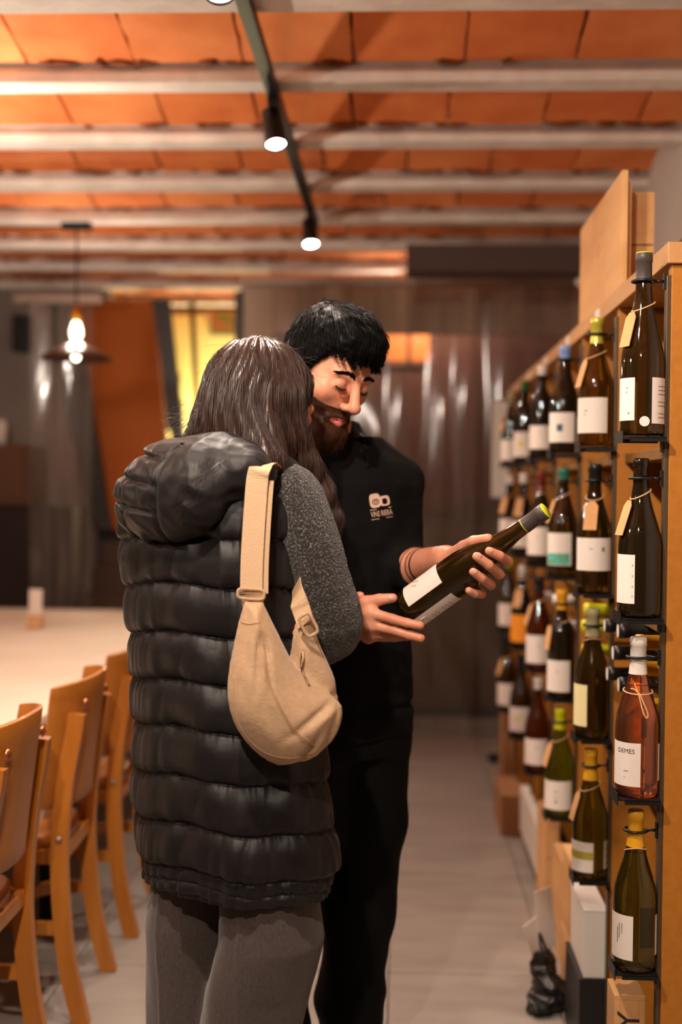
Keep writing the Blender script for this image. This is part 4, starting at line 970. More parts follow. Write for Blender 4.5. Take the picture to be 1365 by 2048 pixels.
# ---- hood lying on her back
hd = SDF(); Mh = Matrix(((RW.x, FW.x, 0), (RW.y, FW.y, 0), (0, 0, 1)))
hc = W(352, 985, 2.225); h2 = W(455, 938, 2.245); h3 = W(295, 1000, 2.28)
hd.ell(hc, (.112, .062, .088), Mh @ Matrix.Rotation(R(-10), 3, 'Y'), .02); hd.ell(h2, (.10, .06, .058), Mh @ Matrix.Rotation(R(8), 3, 'Y'), .04); hd.ell(h3, (.065, .06, .072), Mh, .04)
hd.ell(W(400, 925, 2.30), (.115, .09, .05), Mh, .04); hd.ell(W(560, 935, 2.30), (.03, .05, .022), Mh, .02)
hcn = np.array(hc); Rn = np.array(RW); 
def hood_fx(P, d):
    q = P-hcn; uu = q@Rn; z = q[..., 2]; left = 1/(1+np.exp((uu+.005)/.006))
    g = 0
    for z0, sl, cv in ((.058, -.15, .0), (.012, -.16, .0), (-.038, -.17, .0)):
        l = z-z0-sl*uu; g = g+.008*np.exp(-(l/.0055)**2)*left
    lv = uu-.004-.10*z-.25*np.maximum(z-.04, 0); g = g+.006*np.exp(-(lv/.005)**2)*(z < .085)
    lw = uu+.085-.1*z; g = g+.004*np.exp(-(lw/.004)**2)
    wr = .0030*noise3(P*np.array([1, 1, .6]), 31, 3, 6.0)*(1-.3*left)+.003*noise3(np.stack([uu*.5, z*3, z*0], -1), 12, 2, 5.0)
    cr = .0075*np.abs(noise3(P*np.array([1.0, 1.0, .8]), 33, 3, 5.5))-.003+.003*np.abs(noise3(P, 34, 2, 16.0))
    return d+g+wr*.6+cr
hd.fx.append(hood_fx)
hood = wlink(skin('hood', hd, (-.75, 2.05, 1.18), (-.15, 2.5, 1.56), .0032, M_nylon))
HB = bvh_of(hood)
# ---- trousers and shoes
hipz = .62
C0 = Vector((wx(474), WY, 0)); LR = C0+RW*.092; LL = C0-RW*.092
tsd = SDF()
tsd.add(p_loft([(.96, C0.x, C0.y, .15, .10), (.80, C0.x, C0.y, .172, .10), (.66, C0.x, C0.y, .172, .10)], atan2(RW.y, RW.x), 2.3), .02)
for P_, sx, sg in ((LR, -.05, 1), (LL, .0, -1)):
    tsd.add(p_loft([(.80, P_.x-sg*RW.x*.012, P_.y-sg*RW.y*.012, .085, .095), (.62, P_.x-sg*RW.x*.010, P_.y-sg*RW.y*.010, .088, .097), (.52, P_.x-.002, P_.y, .094, .105), (.42, P_.x+sx*.6, P_.y+.01, .094, .106), (.2, P_.x+sx*1.2, P_.y+.015, .09, .104), (.03, P_.x+sx*1.3, P_.y+.015, .094, .112)], atan2(RW.y, RW.x), 2.0), .012)
Cx = np.array(C0)
def tr_fx(P, d):
    q = P-Cx; uu = q@Rn; vv = q[..., 0]*FW.x+q[..., 1]*FW.y; z = P[..., 2]
    w = .006*noise3(np.stack([uu*1.5+z*.35, vv*1.2, z*.45], -1), 41, 3, 3.0)+.004*np.sin(uu*55+z*6)*np.clip(.62-z, 0, .25)*3
    cr = .004*np.exp(-((np.abs(uu)-.092-.01*z)/.004)**2)*(vv < 0)
    return d+w-cr
tsd.fx.append(tr_fx)
trw = wlink(skin('trousers', tsd, (-.75, 2.1, -.01), (-.05, 2.62, 1.0), .0055, M_trouser))
M_shoe = mat('shoe_black', (20, 18, 18), .5)
for P_ in (LR+Vector((-.06, .01, 0)), LL):
    s_ = SDF(); a = P_+FW*.02; s_.ell(a+FW*.10+UP*.035, (.042, .085, .035), Mh, .03); s_.ell(a-FW*.02+UP*.045, (.036, .055, .045), Mh, .03); s_.fx.append(lambda P, d: np.maximum(d, .002-P[..., 2]))
    wlink(skin('shoe', s_, np.array(a)-.22, np.array(a)+np.array([.24, .26, .12]), .006, M_shoe))
# ---- tweed sleeves (right arm visible, left folded in front)
sS = W(582, 996, 2.30); sM = W(622, 1110, 2.30); sE = W(660, 1262, 2.345); sF = W(560, 1262, 2.50); sWr = W(475, 1240, 2.56)
sP = spline([W(556, 985, 2.33), sS, sM, sE, sF, sWr], 5); sRd = np.interp(np.linspace(0, 5, len(sP)), range(6), [.045, .0565, .060, .056, .045, .034])
sl = SDF(); sl.chain([Vector(p) for p in sP], list(sRd), .01, .008)
def sl_fx(P, d): return d+.0022*noise3(P*np.array([1, 1, 1.0]), 57, 2, 5.5)+.0012*noise3(P, 52, 2, 45.0)
sl.fx.append(sl_fx)
slv = wlink(skin('sleeve', sl, (-.52, 2.2, .98), (-.02, 2.65, 1.46), .0035, M_tweed))
lS = C0*1.0; lS = Vector((wx(430), WY, 0))-RW*.165+UP*1.36; lE = lS+FW*.07-UP*.27-RW*.02; lW = C0+FW*.21+RW*.06+UP*1.10
s2 = SDF(); s2.chain([lS, lE, lW], [.055, .05, .036], .01, .03); s2.fx.append(sl_fx)
wlink(skin('sleeve', s2, np.array([-.78, 2.2, .95]), np.array([-.05, 2.75, 1.45]), .006, M_tweed))
# ---- body (head, neck, trunk, arms, hands as one surface)
MHW = head_matrix(W(527, 816, 2.40), pi-R(50), R(16), R(-4))
wb = SDF(); add_head(wb, MHW, True); hw = lambda x, y, z: np.array(MHW @ Vector((x, y, z)))
nk = Vector((wx(462), WY+.03, 1.40))
wb.cap(hw(0, .02, -.05), nk, .048, .055, .02)
wb.add(p_loft([(1.42, nk.x, WY+.02, .06, .05), (1.38, wx(432), WY, .13, .075), (1.30, wx(430), WY, .15, .095), (1.1, wx(440), WY, .135, .09), (.9, wx(460), WY, .15, .095), (.7, C0.x, WY, .15, .1)], atan2(RW.y, RW.x)), .03)
wb.chain([W(562, 985, 2.33), sS, sM, sE, sF, sWr], [.04, .04, .038, .036, .03, .024], .02, .02); wb.chain([lS, lE, lW], [.04, .036, .025], .02, .02)
for P_ in (LR, LL): wb.cap(P_+UP*.74, P_+UP*.60, .06, .05, .03)
# left fingertips come out under the right elbow; right hand lies under the left arm
ft = [onto(VB, x, y, .003, 2.25) for x, y in ((594, 1254), (591, 1266), (593, 1277), (597, 1287))]
pb = [t+Vector((-.035, .10, .012)) for t in ft]
hand(wb, lW, pb, [[p+(t-p)*.5+Vector((.012, 0, 0)), p+(t-p)*.8+Vector((.006, 0, 0)), t] for p, t in zip(pb, ft)], [lW+Vector((0, 0, .02)), lW+Vector((.04, -.02, .04)), lW+Vector((.07, -.04, .05))], .0078, .012)
rw_ = Vector(sWr); rm = [rw_+Vector((-.06, .03, .02-.018*i)) for i in range(4)]
hand(wb, rw_, rm, [[m+Vector((-.04, .005, -.004)), m+Vector((-.06, -.02, -.008)), m+Vector((-.065, -.04, -.01))] for m in rm], [rw_+Vector((-.02, 0, .02)), rw_+Vector((-.05, .02, .05)), rw_+Vector((-.08, .03, .055))], .0078, .012)
wbody = wlink(skin('body', wb, (-.80, 2.05, .44), (.0, 2.85, 1.72), .004, M_skin))
material_by(wbody, M_lip, lambda c: (lambda q: (np.abs(q[:, 0]) < .023) & (q[:, 1] < -.086) & (np.abs(q[:, 2]+.0705) < .0125-np.abs(q[:, 0])*.35))(local(MHW, c)))
# ---- hair: a solid volume combed over with strands
hv = SDF()
hv.ell(hw(0, .020, .036), (.084, .104, .094), MHW.to_3x3(), .02)
hv.ell(hw(0, .050, -.03), (.078, .07, .10), MHW.to_3x3(), .04)
hv.chain([W(500, 800, 2.37), W(508, 860, 2.345), W(524, 924, 2.285)], [.07, .064, .044], .04, .03)
hv.chain([W(480, 800, 2.40), W(440, 848, 2.385), W(385, 890, 2.36)], [.052, .042, .018], .03, .02)
hv.chain([W(560, 800, 2.345), W(574, 870, 2.35), W(610, 935, 2.36), W(645, 990, 2.37), W(667, 1040, 2.375), W(672, 1092, 2.38)], [.042, .036, .027, .020, .014, .005], .03, .02)
hv.cap(W(590, 770, 2.43), W(592, 810, 2.44), .024, .014, .02)
hv.ell(hw(0, -.10, -.055), (.05, .05, .05), MHW.to_3x3(), .012, 's')                      # face stays free
def hv_fx(P, d):
    q = P-np.array(W(520, 800, 2.40)); a = np.arctan2(q[..., 1], q[..., 0]+1e-6)
    return d+.0022*np.sin(a*27+3*np.sin(P[..., 2]*30))+.0028*noise3(P*np.array([2.2, 2.2, .35]), 61, 2, 8.0)
hv.fx.append(hv_fx)
hairw = wlink(skin('hair', hv, (-.62, 2.15, 1.2), (-.08, 2.62, 1.78), .0032, M_hairw))
rng = np.random.default_rng(5)
SP = shell_points(hv, (-.58, 2.18, 1.33), (-.08, 2.6, 1.70), 5200, rng)
crown = np.array(W(550, 715, 2.40)); 
def comb(P):
    q = P-crown; d = np.zeros_like(P); d[..., 2] = -1; top = np.clip(1-np.linalg.norm(q, axis=-1)/.09, 0, 1)[..., None]; d = d+q*np.array([1, 1, 0])*top*30
    d[..., 0] += .06*np.sin(P[..., 2]*40+P[..., 1]*30); return d
pp = hairflow(hv, SP, 24, .0085, comb, .0012)
pp = pp+(rng.normal(size=(len(pp), 1, 3))*.0012+rng.normal(size=(len(pp), 1, 3))*np.linspace(0, 1, 25)[None, :, None]**2*.004)
V_, F_ = strands_geo(pp, rng.uniform(.00035, .0007, len(pp)))
st_ = link('hair_strands', meshdata('hair_strands', V_, F_, True, M_hairw)); st_['kind'] = 'stuff'; st_.parent = hairw
# flyaway hairs and ends trailing over the hood
fly = []
for i in range(150):
    a = W(rng.uniform(385, 470), rng.uniform(800, 890), rng.uniform(2.3, 2.36)); L = rng.uniform(.04, .12)
    e = Vector(a)+Vector((-rng.uniform(.2, 1)*L, -rng.uniform(0, .3)*L, -rng.uniform(.1, 1)*L)); m_ = (Vector(a)+e)/2+Vector(rng.normal(size=3)*.012)
    fly.append(spline([a, m_, e], 6))
for i in range(90):
    a = W(rng.uniform(420, 615), rng.uniform(690, 760), 2.40); a = hv.project(np.array(a)[None], .001, 4)[0]; g = hv.grad(a[None])[0]
    e = a+g*rng.uniform(.006, .022)+np.array([rng.normal()*.02, 0, rng.uniform(-.03, .0)]); fly.append(spline([a, (a+e)/2+g*.004, e], 6))
for i in range(12):
    x0 = rng.uniform(395, 440); pts = [W(x0+20, 880, 2.3)]
    for (px, py) in ((425, 930), (385, 985), (352, 1030), (335, 1065)):
        h_ = onto(HB, px+rng.normal()*14, py+rng.normal()*6, .003); pts.append(h_ if h_ else W(px, py, 2.16))
    fly.append(spline(pts[:rng.integers(3, 6)], 6)[:13] if False else np.array(spline(pts, 3)))
K = 13; fl2 = np.array([f[np.linspace(0, len(f)-1, K).round().astype(int)] for f in fly])
V_, F_ = strands_geo(fl2, np.full(len(fl2), .00026)); st_ = link('flyaway_strands', meshdata('flyaway_strands', V_, F_, True, M_hairw)); st_['kind'] = 'stuff'; st_.parent = hairw
wlink(MB().lathe([(0, .004), (.0028, .0028), (.004, 0), (.0028, -.0028), (0, -.004)], 12, Matrix.Translation(W(606, 853, 2.42))).build('earring', mat('earring_dark', (60, 40, 30), .2, .6)))

# ---- crescent bag on her hip
bag = thing('shoulder_bag', 'beige crescent shoulder bag hanging at the woman\'s right hip by a webbing strap', 'bag', (wx(560), 2.15, wz(1400)))
def blink(o): o.parent = bag; o.matrix_parent_inverse = Matrix.Translation(bag.location).inverted(); return o
BO = W(560, 1400, 2.135); BU = Vector((cos(R(14)), sin(R(14)), 0)); BN = Vector((sin(R(14)), -cos(R(14)), 0))
def bp(px, py):
    d = ray_dir(px, py); t = (BO-CAM0).dot(BN)/d.dot(BN); q = CAM0+d*t-BO; return (q.dot(BU), q.z)
front = [bp(*p) for p in spline([(490, 1203), (477, 1245), (466, 1300), (458, 1350), (458, 1400), (468, 1442), (490, 1480), (520, 1510), (556, 1527), (595, 1526), (634, 1511), (664, 1480), (680, 1445), (682, 1410), (664, 1392), (640, 1382), (612, 1358), (588, 1328), (565, 1288), (543, 1240), (526, 1203)], 2)[:, :2]]
backp = [bp(*p) for p in spline([(604, 1240), (598, 1270), (588, 1310), (578, 1350), (600, 1420), (650, 1450), (678, 1425), (683, 1400), (674, 1362), (658, 1322), (642, 1284), (628, 1240)], 2)[:, :2]]
bs = SDF(); bs.add(p_inflate(front, BO, BU, UP, BN, .058, .075), .006); bs.add(p_inflate(backp, BO-BN*.030, BU, UP, BN, .026, .03), .010)
BOn, BUn = np.array(BO), np.array(BU)
def bag_fx(P, d):
    q = P-BOn; uu = q@BUn; z = q[..., 2]
    f = .004*noise3(np.stack([uu*2, q[..., 1], z*1.2], -1), 71, 3, 4.0)
    for u0, z0, dx, dz, wl in ((-.040, .125, -.06, -1, .006), (-.032, .12, .10, -1, .005)):       # darts falling from the top corner
        t = (z0-z); l = uu-u0-t*dx; f = f+.010*np.exp(-(l/wl)**2)*np.clip(t/.03, 0, 1)*np.clip(1-t/.12, 0, 1)
    for u0, z0, ang, L in ((.085, -.055, 1.25, .06), (.06, -.02, .6, .05), (.045, -.085, 1.0, .05)):                       # folds at the lower right
        a, b = cos(ang), sin(ang); s = (uu-u0)*a+(z-z0)*b; l = -(uu-u0)*b+(z-z0)*a; f = f+.006*np.exp(-(l/.008)**2)*np.exp(-(s/L)**2)
    return d+f
bs.fx.append(bag_fx)
bagb = blink(skin('bag_body', bs, np.array(BO)-np.array([.14, .11, .16]), np.array(BO)+np.array([.16, .15, .2]), .0032, M_bag, slack=2.0)); BB = bvh_of(bagb)
def seam(pts, m, r=.0011, off=.0005, name='seam', bv=None):
    P = [onto(bv or BB, x, y, off) for x, y in spline([(a, b, 0) for a, b in pts], 8)[:, :2]]; P = [p for p in P if p is not None]
    return MB().tube(P, r, 6).build(name, m, None)
M_seam = mat('beige_seam', (176, 140, 104), .7)
blink(seam([(516, 1215), (520, 1280), (533, 1350), (556, 1410), (588, 1462), (625, 1496)], M_seam)); blink(seam([(520, 1215), (524, 1280), (537, 1350), (560, 1410), (592, 1461), (630, 1493)], M_seam))
blink(seam([(468, 1350), (470, 1420), (495, 1475), (535, 1507), (580, 1516), (625, 1506)], M_seam)); blink(seam([(484, 1245), (500, 1248), (520, 1245)], M_seam))
blink(seam([(607, 1300), (603, 1325), (608, 1352), (618, 1372)], mat('zip_metal', (120, 92, 66), .35, .5), .0022, .001, 'zip'))
v_, f_ = text_geo('C', .016)
zp = onto(BB, 607, 1302, .003) or W(607, 1302, 2.12); blink(MB().tube([zp, zp+Vector((.001, -.003, -.012)), zp+Vector((-.003, -.004, -.030))], .0022, 6).build('zip_pull', M_strap))
def band(pts, hw_, th_, name, m, side=None):
    """flat webbing along pts, its face turned to side"""
    P = [Vector(p) for p in spline([tuple(p) for p in pts], 6)]; n = len(P); v = []; f = []
    for i, p in enumerate(P):
        t = (P[min(i+1, n-1)]-P[max(i-1, 0)]).normalized(); nn_ = Vector(side[i*len(side)//n] if isinstance(side, list) else side); nn_ = (nn_-t*nn_.dot(t)).normalized(); a = t.cross(nn_)
        for sx, sn in ((-1, -1), (1, -1), (1, 1), (-1, 1)): v.append(p+a*hw_*sx+nn_*th_*sn)
    for i in range(n-1):
        for j in range(4): f.append((i*4+j, i*4+(j+1) % 4, i*4+4+(j+1) % 4, i*4+4+j))
    f += [(3, 2, 1, 0), tuple((n-1)*4+j for j in range(4))]
    o = MB().add(v, f).build(name, m); bv = o.modifiers.new('edge', 'BEVEL'); bv.width = .0006; bv.segments = 1; return o
def onv(px, py, off, far): 
    a = onto(VB, px, py, off, far); b = onto(HB, px, py, off); return b if (b is not None and b.y < a.y) else a
sp_ = [onv(x, y, .006, 2.2) for x, y in ((519, 938), (515, 960), (511, 1010), (507, 1070), (504, 1130), (503, 1188))]
ya, yb_ = sp_[1].y-.004, 2.135
sp_ = [sp_[0]]+[W(x, y, ya+(yb_-ya)*(y-960)/228) for x, y in ((515, 960), (511, 1010), (507, 1070), (504, 1130), (503, 1188))]
top = [Vector(sp_[0])+Vector((.012, .10, .002)), Vector(sp_[0])+Vector((.006, .04, .010))]
blink(band(top+sp_, .0195, .0014, 'strap', M_strap, [Vector((0, 0, 1)), Vector((0, -.7, .7)), Vector((0, -1, .1)), Vector((0, -1, 0))]))
sp2 = [Vector(p)+Vector((.012, .007, 0)) for p in sp_]
blink(band(sp2[1:], .0165, .0014, 'strap_tail', M_strap, Vector((0.1, -1, 0))))
q1 = sp_[-1]; blink(band([q1, (q1+W(507, 1206, 2.14))/2, W(507, 1212, 2.138)], .0185, .002, 'strap_tab', M_strap, Vector((0, -1, 0))))
def ring(c, w, h, nrm, tilt, name):
    pts = []
    for i in range(32):
        a = 2*pi*i/32; r = 1/(abs(cos(a))**5+abs(sin(a))**5)**.2; pts.append(Vector((w*cos(a)*r, 0, h*sin(a)*r)))
    M = Matrix.Translation(c) @ Matrix.Rotation(nrm, 4, 'Z') @ Matrix.Rotation(tilt, 4, 'Y')
    return blink(MB().tube([M @ p for p in pts], .003, 8, closed=True).build(name, M_bag))
ring(q1+Vector((0, -.004, 0)), .0225, .0085, R(10), R(4), 'slider')
fa, fb, fc_ = W(612, 1248, 2.15), W(604, 1222, 2.17), W(595, 1192, 2.19)
blink(band([fa, fb, fc_, W(592, 1140, 2.33), W(585, 1060, 2.36), W(565, 985, 2.37), top[0]+Vector((.01, .03, .005))], .0175, .0014, 'strap', M_strap, Vector((-.35, -1, 0))))
ring(W(617, 1250, 2.14), .019, .011, R(14), R(62), 'slider')
# ================================================================== the man
TB = R(38); MY = 2.76; MSC = FPX/MY
FM = Vector((sin(TB), -cos(TB), 0)); LM = Vector((cos(TB), sin(TB), 0))
mx = lambda x: (x-800)/MSC
mz = lambda y: CAMH+(980-y)/MSC
mo = thing('person', 'bearded man in a black sweatshirt holding a wine bottle and looking down at it', 'person', (mx(690), MY, 0))
def mlink(o): o.parent = mo; o.matrix_parent_inverse = Matrix.Translation((-mx(690), -MY, 0)); return o
M_sweat = mat('black_cotton', (11, 9, 9), .9, c2=(8, 7, 7), scale=200, bump=.2, bscale=300, spec=.2)
M_pants = mat('black_trouser', (8, 7, 7), .85, c2=(6, 5, 5), scale=120, bump=.1, bscale=250, spec=.25)
M_hairm = mat('black_hair', (5, 4, 4), .45, c2=(8, 6, 5), scale=80, spec=.1)
M_beard = mat('brown_beard', (44, 24, 15), .6, c2=(62, 36, 21), scale=60, spec=.15)
# ---- the bottle he holds
HBs, HTp = W(818, 1221, 2.485), W(1077, 1032, 2.375); HD = (HTp-HBs).normalized()
hb = bottle((0, 0, 0), 'flute bottle with a grey capsule and white label held tilted in the man\'s hands', 'flute', G_dark, C_dkgrey, capz=(.25,), front=0, lab=(.022, .108, 56), back=180, backz=(.010, .108, 86), group=None, lines=[(-30, .066, .004, .002), (-30, .060, .003, .0015)])
for ch_ in list(hb.children):
    if ch_.name.startswith('label'): hlab = ch_
xv = Vector((-.50, -.42, .80)); xv = (xv-HD*xv.dot(HD)).normalized(); yv = HD.cross(xv)
hb.matrix_world = Matrix.Translation(HBs) @ Matrix((xv, yv, HD)).transposed().to_4x4()
_pf = PROF['flute'][1]
for zc, rr_ in ((.335, .0158), (.346, .0148)): pass
MB().lathe([(.0160, .3452), (.0158, .3470), (0, .3475)], 24).build('capsule_top', C_lime, hb); MB().lathe([(rad_at(_pf, .295)+.0008, .295), (rad_at(_pf, .295)+.0009, .2955), (rad_at(_pf, .297)+.0008, .2962)], 24).build('capsule_band', C_lime, hb)
pic_ = MB()
for k_ in range(5): p_ = patch(_pf, R(6*k_-10), R(6*k_-10)+.05, .045+.006*(k_ % 3), .050+.006*(k_ % 3), .0011, 3); pic_.add(p_.v, p_.f)
pic_.build('label_print', mat('gold_print', (206, 176, 96), .35, .5), hlab)
pat_ = MB().lathe([(.0001, .0004), (.0095, .0004), (.0095, -.0006)], 24, Matrix.Rotation(R(118), 4, 'Z') @ Matrix.Translation((.0412, 0, .026)) @ Matrix.Rotation(pi/2, 4, 'Y'), smooth=False).build('round_stamp', M_paper, hb)
bb = [o for o in bpy.data.objects if o.name.startswith('wine_bottle') and o.get('label', '').startswith('tall dark flute')][0]
MB().lathe([(.0160, .3452), (.0158, .3470), (0, .3475)], 24).build('capsule_top', C_lime, bb)
MB().lathe([(.0001, .0004), (.0095, .0004), (.0095, -.0006)], 24, Matrix.Rotation(R(-94), 4, 'Z') @ Matrix.Translation((.0412, 0, .026)) @ Matrix.Rotation(pi/2, 4, 'Y'), smooth=False).build('round_stamp', M_paper, bb)
# ---- skeleton points
NK = Vector((mx(660), MY+.02, 1.475)); TC = Vector((mx(690), MY, 0))
lS = TC+LM*.142+UP*1.378; lE = W(800, 1148, 2.76); lWr = W(893, 1117, 2.515)
rS = TC-LM*.15+UP*1.378; rE = Vector((-.235, 2.60, 1.12)); rWr = W(686, 1236, 2.50)
MHM = head_matrix(W(658, 742, 2.62), R(42), R(29), R(7)); hm = lambda x, y, z: np.array(MHM @ Vector((x, y, z)))
mb_ = SDF(); add_head(mb_, MHM)
mb_.cap(hm(0, .03, -.055), NK-UP*.02, .056, .062, .025)
ang = atan2(LM.y, LM.x)
TR = [(1.50, NK.x, NK.y, .062, .056), (1.475, TC.x, MY, .085, .07), (1.452, TC.x, MY, .112, .082), (1.42, TC.x, MY, .142, .098), (1.37, TC.x, MY, .165, .112), (1.25, TC.x, MY, .168, .120), (1.10, TC.x+.002, MY, .168, .118), (.98, TC.x+.004, MY, .164, .118), (.88, TC.x+.004, MY, .165, .12), (.82, TC.x+.002, MY, .166, .12)]
mb_.add(p_loft([(z, x, y, a-.025, b-.022) for z, x, y, a, b in TR], ang), .03)
mb_.chain([lS, lE, lE+(lWr-lE)*.35, lWr], [.05, .041, .042, .027], .02, .02); mb_.chain([rS, rE, rE+(rWr-rE)*.35, rWr], [.05, .041, .042, .028], .02, .02)
for sgn in (-1, 1): mb_.cap(TC+LM*.09*sgn+UP*.84, TC+LM*.09*sgn+UP*.6, .085, .07, .03)
# left hand round the bottle's shoulder
lm_ = [W(972, 1106, 2.452), W(960, 1124, 2.462), W(948, 1142, 2.468), W(936, 1158, 2.47)]
lf_ = [[W(1016, 1123, 2.415), W(1000, 1112, 2.376), W(979, 1102, 2.366)],
       [W(999, 1148, 2.425), W(978, 1130, 2.378), W(954, 1113, 2.366)],
       [W(982, 1170, 2.44), W(964, 1156, 2.392), W(947, 1144, 2.380)],
       [W(964, 1188, 2.455), W(950, 1188, 2.412), W(938, 1181, 2.398)]]
hand(mb_, lWr, lm_, lf_, [W(906, 1112, 2.49), W(928, 1094, 2.455), W(948, 1083, 2.425), W(977, 1077, 2.402)], .0096, .0145)
# right hand under the bottle's foot
rm_ = [W(744, 1226, 2.452), W(746, 1250, 2.458), W(744, 1266, 2.478), W(738, 1274, 2.50)]
rf_ = [[W(785, 1238, 2.435), W(815, 1246, 2.424), W(841, 1251, 2.418)],
       [W(788, 1260, 2.443), W(818, 1270, 2.432), W(842, 1276, 2.426)],
       [W(784, 1270, 2.475), W(812, 1272, 2.470), W(832, 1272, 2.465)],
       [W(770, 1275, 2.505), W(790, 1276, 2.505), W(806, 1275, 2.50)]]
hand(mb_, rWr, rm_, rf_, [W(706, 1214, 2.478), W(733, 1204, 2.462), W(760, 1199, 2.452), W(786, 1196, 2.446)], .0096, .0155)
mbody = mlink(skin('body', mb_, (-.55, 2.2, .56), (.32, 3.1, 1.82), .0034, M_skin))
material_by(mbody, M_lip, lambda c: (lambda q: (np.abs(q[:, 0]) < .0265) & (q[:, 1] < -.080) & (np.abs(q[:, 2]+.0715) < .0125-np.abs(q[:, 0])*.30))(local(MHM, c)))
BMB = bvh_of(mbody)
# tattoo rings on the left forearm
ax = (lWr-lE).normalized(); ua = ax.orthogonal().normalized(); va = ax.cross(ua); M_ink2 = mat('tattoo_ink', (62, 42, 38), .6)
for t_, w_ in ((.44, .0030), (.51, .0030), (.58, .0045)):
    c_ = lE+(lWr-lE)*t_; P = []
    for k_ in range(40):
        a_ = 2*pi*k_/40; d_ = ua*cos(a_)+va*sin(a_); h_ = BMB.ray_cast(c_+d_*.12, -d_, .12); P.append((h_[0] if h_[0] else c_+d_*.042)+d_*.0002)
    mlink(MB().tube(P, 1.0, 4, closed=True, flat=(.0005, w_, tuple(ax)) if False else None).build('tattoo', M_ink2)) if False else None
    v_ = []; n_ = len(P)
    for k_, p in enumerate(P): d_ = (p-c_).normalized(); v_ += [p-ax*w_+d_*.0004, p+ax*w_+d_*.0004]
    mlink(link('tattoo', meshdata('tattoo', v_, [(2*k_, 2*((k_+1) % n_), 2*((k_+1) % n_)+1, 2*k_+1) for k_ in range(n_)], True, M_ink2)))
# finger nails that face the camera
for (px, py, dx, dy) in ((958, 1110, -.5, -.4), (981, 1100, -.6, -.3), (949, 1142, -.5, -.4), (783, 1195, 1, -.1)):
    h_ = onto(BMB, px, py, .0003)
    if h_:
        n_ = -ray_dir(px, py); a_ = (CAMR @ Vector((dx, -dy, 0))).normalized(); b_ = n_.cross(a_).normalized()
        mlink(MB().lathe([(0, .0012), (.6, .001), (1.0, 0)], 14, Matrix.Translation(h_) @ Matrix((a_*.0058, b_*.0046, n_)).transposed().to_4x4()).build('nail', M_nail))
# ---- eyes, brows
fc = SDF(); add_head(fc, MHM); fc.cap(hm(-.01, -.078, -.117), hm(.01, -.078, -.117), .018, .018, .02)
M_eye = mat('eye_dark', (30, 18, 14), .15)
for q in (-1, 1):
    P = [hm(q*x, y, z) for x, y, z in ((.019, -.0915, -.0005), (.025, -.0935, -.0035), (.031, -.0938, -.0042), (.038, -.092, -.0032), (.045, -.086, .000))]
    mlink(MB().tube(spline(P, 5), [.0012+.0012*sin(pi*i/20) for i in range(21)], 6).build('eyelashes', M_lash))
    rngb = np.random.default_rng(3+q); t = rngb.uniform(0, 1, 420)
    b0 = np.stack([q*(.012+.042*t), -.100+.022*t*t, .0275+.006*np.sin(pi*np.minimum(t*1.2, 1))+rngb.normal(size=420)*.0026*(1-.5*t)], -1)
    Rn3 = np.array(MHM.to_3x3()); b0 = fc.project(b0@Rn3.T+np.array(MHM.translation), .0004, 4)
    dl = np.stack([np.full(420, q*.008), np.full(420, .002), .002+.003*(1-t)-.004*t], -1)@Rn3.T; br = np.stack([b0, b0+dl*.5+Rn3@np.array([0, -.0012, 0]), b0+dl], 1)
    V_, F_ = strands_geo(br, np.full(420, .00055)); o = mlink(link('eyebrow', meshdata('eyebrow', V_, F_, True, M_hairm)))
# ---- hair
Rm3 = MHM.to_3x3(); mh = SDF(); mh.ell(hm(0, .014, .042), (.087, .108, .0985), Rm3, .01); mh.ell(hm(0, -.035, .085), (.066, .068, .05), Rm3, .03)
for q in (-1, 1): mh.ell(hm(q*.066, .0, .01), (.016, .035, .045), Rm3, .015)
mh.ell(hm(0, .07, -.02), (.07, .04, .06), Rm3, .03)
def mh_fx(P, d):
    q = local(MHM, P); x, f, z = q[..., 0], -q[..., 1], q[..., 2]; fr = .064+.004*np.sin(x*95+1)+.0035*np.sin(x*233+.5)+.0025*np.sin(x*480)
    line = np.where(f > .06, fr, np.where(f > .012, np.interp(f, [.012, .03, .06], [-.03, .015, .062]), np.where(f > -.03, np.interp(f, [-.03, .0, .012], [.02, .026, -.03]), -.075)))
    line = np.where(np.abs(x) < .05, np.where(f > 0, np.maximum(line, fr), line), line)
    d = np.maximum(d, (line-z)*.8); return d+.0035*noise3(P*np.array([1.4, 1.4, 1.0]), 81, 3, 16.0)
mh.fx.append(mh_fx)
hairm = mlink(skin('hair', mh, np.array(hm(0, 0, 0))-.2, np.array(hm(0, 0, 0))+.2, .003, M_hairm))
rng = np.random.default_rng(9); c_ = np.array(hm(0, .04, .12))
SPm = shell_points(mh, np.array(hm(0, 0, .03))-.15, np.array(hm(0, 0, .03))+.15, 3600, rng, lambda P: local(MHM, P)[:, 2] > -.04)
fwd = np.array(Rm3 @ Vector((0, -1, -.15)));
def combm(P):
    q = local(MHM, P); d = np.broadcast_to(fwd, P.shape)*np.clip((.06+q[..., 2])*9, .15, 1)[..., None]; dn = np.array(Rm3 @ Vector((0, 0, -1))); sd = np.clip((np.abs(q[..., 0])-.03)/.05, 0, 1)+np.clip((-q[..., 1]-.05)/.04, 0, 1)
    return d+dn*sd[..., None]*1.1
ppm = hairflow(mh, SPm, 5, .006, combm, .001, lift=.25); ppm = ppm+rng.normal(size=(len(ppm), 1, 3))*.0016*np.linspace(.3, 1.6, 6)[None, :, None]+np.array(mh.grad(ppm[:, 0]))[:, None, :]*np.linspace(0, .004, 6)[None, :, None]
V_, F_ = strands_geo(ppm, rng.uniform(.0004, .0008, len(ppm))); st_ = link('hair_strands', meshdata('hair_strands', V_, F_, True, M_hairm)); st_['kind'] = 'stuff'; st_.parent = hairm
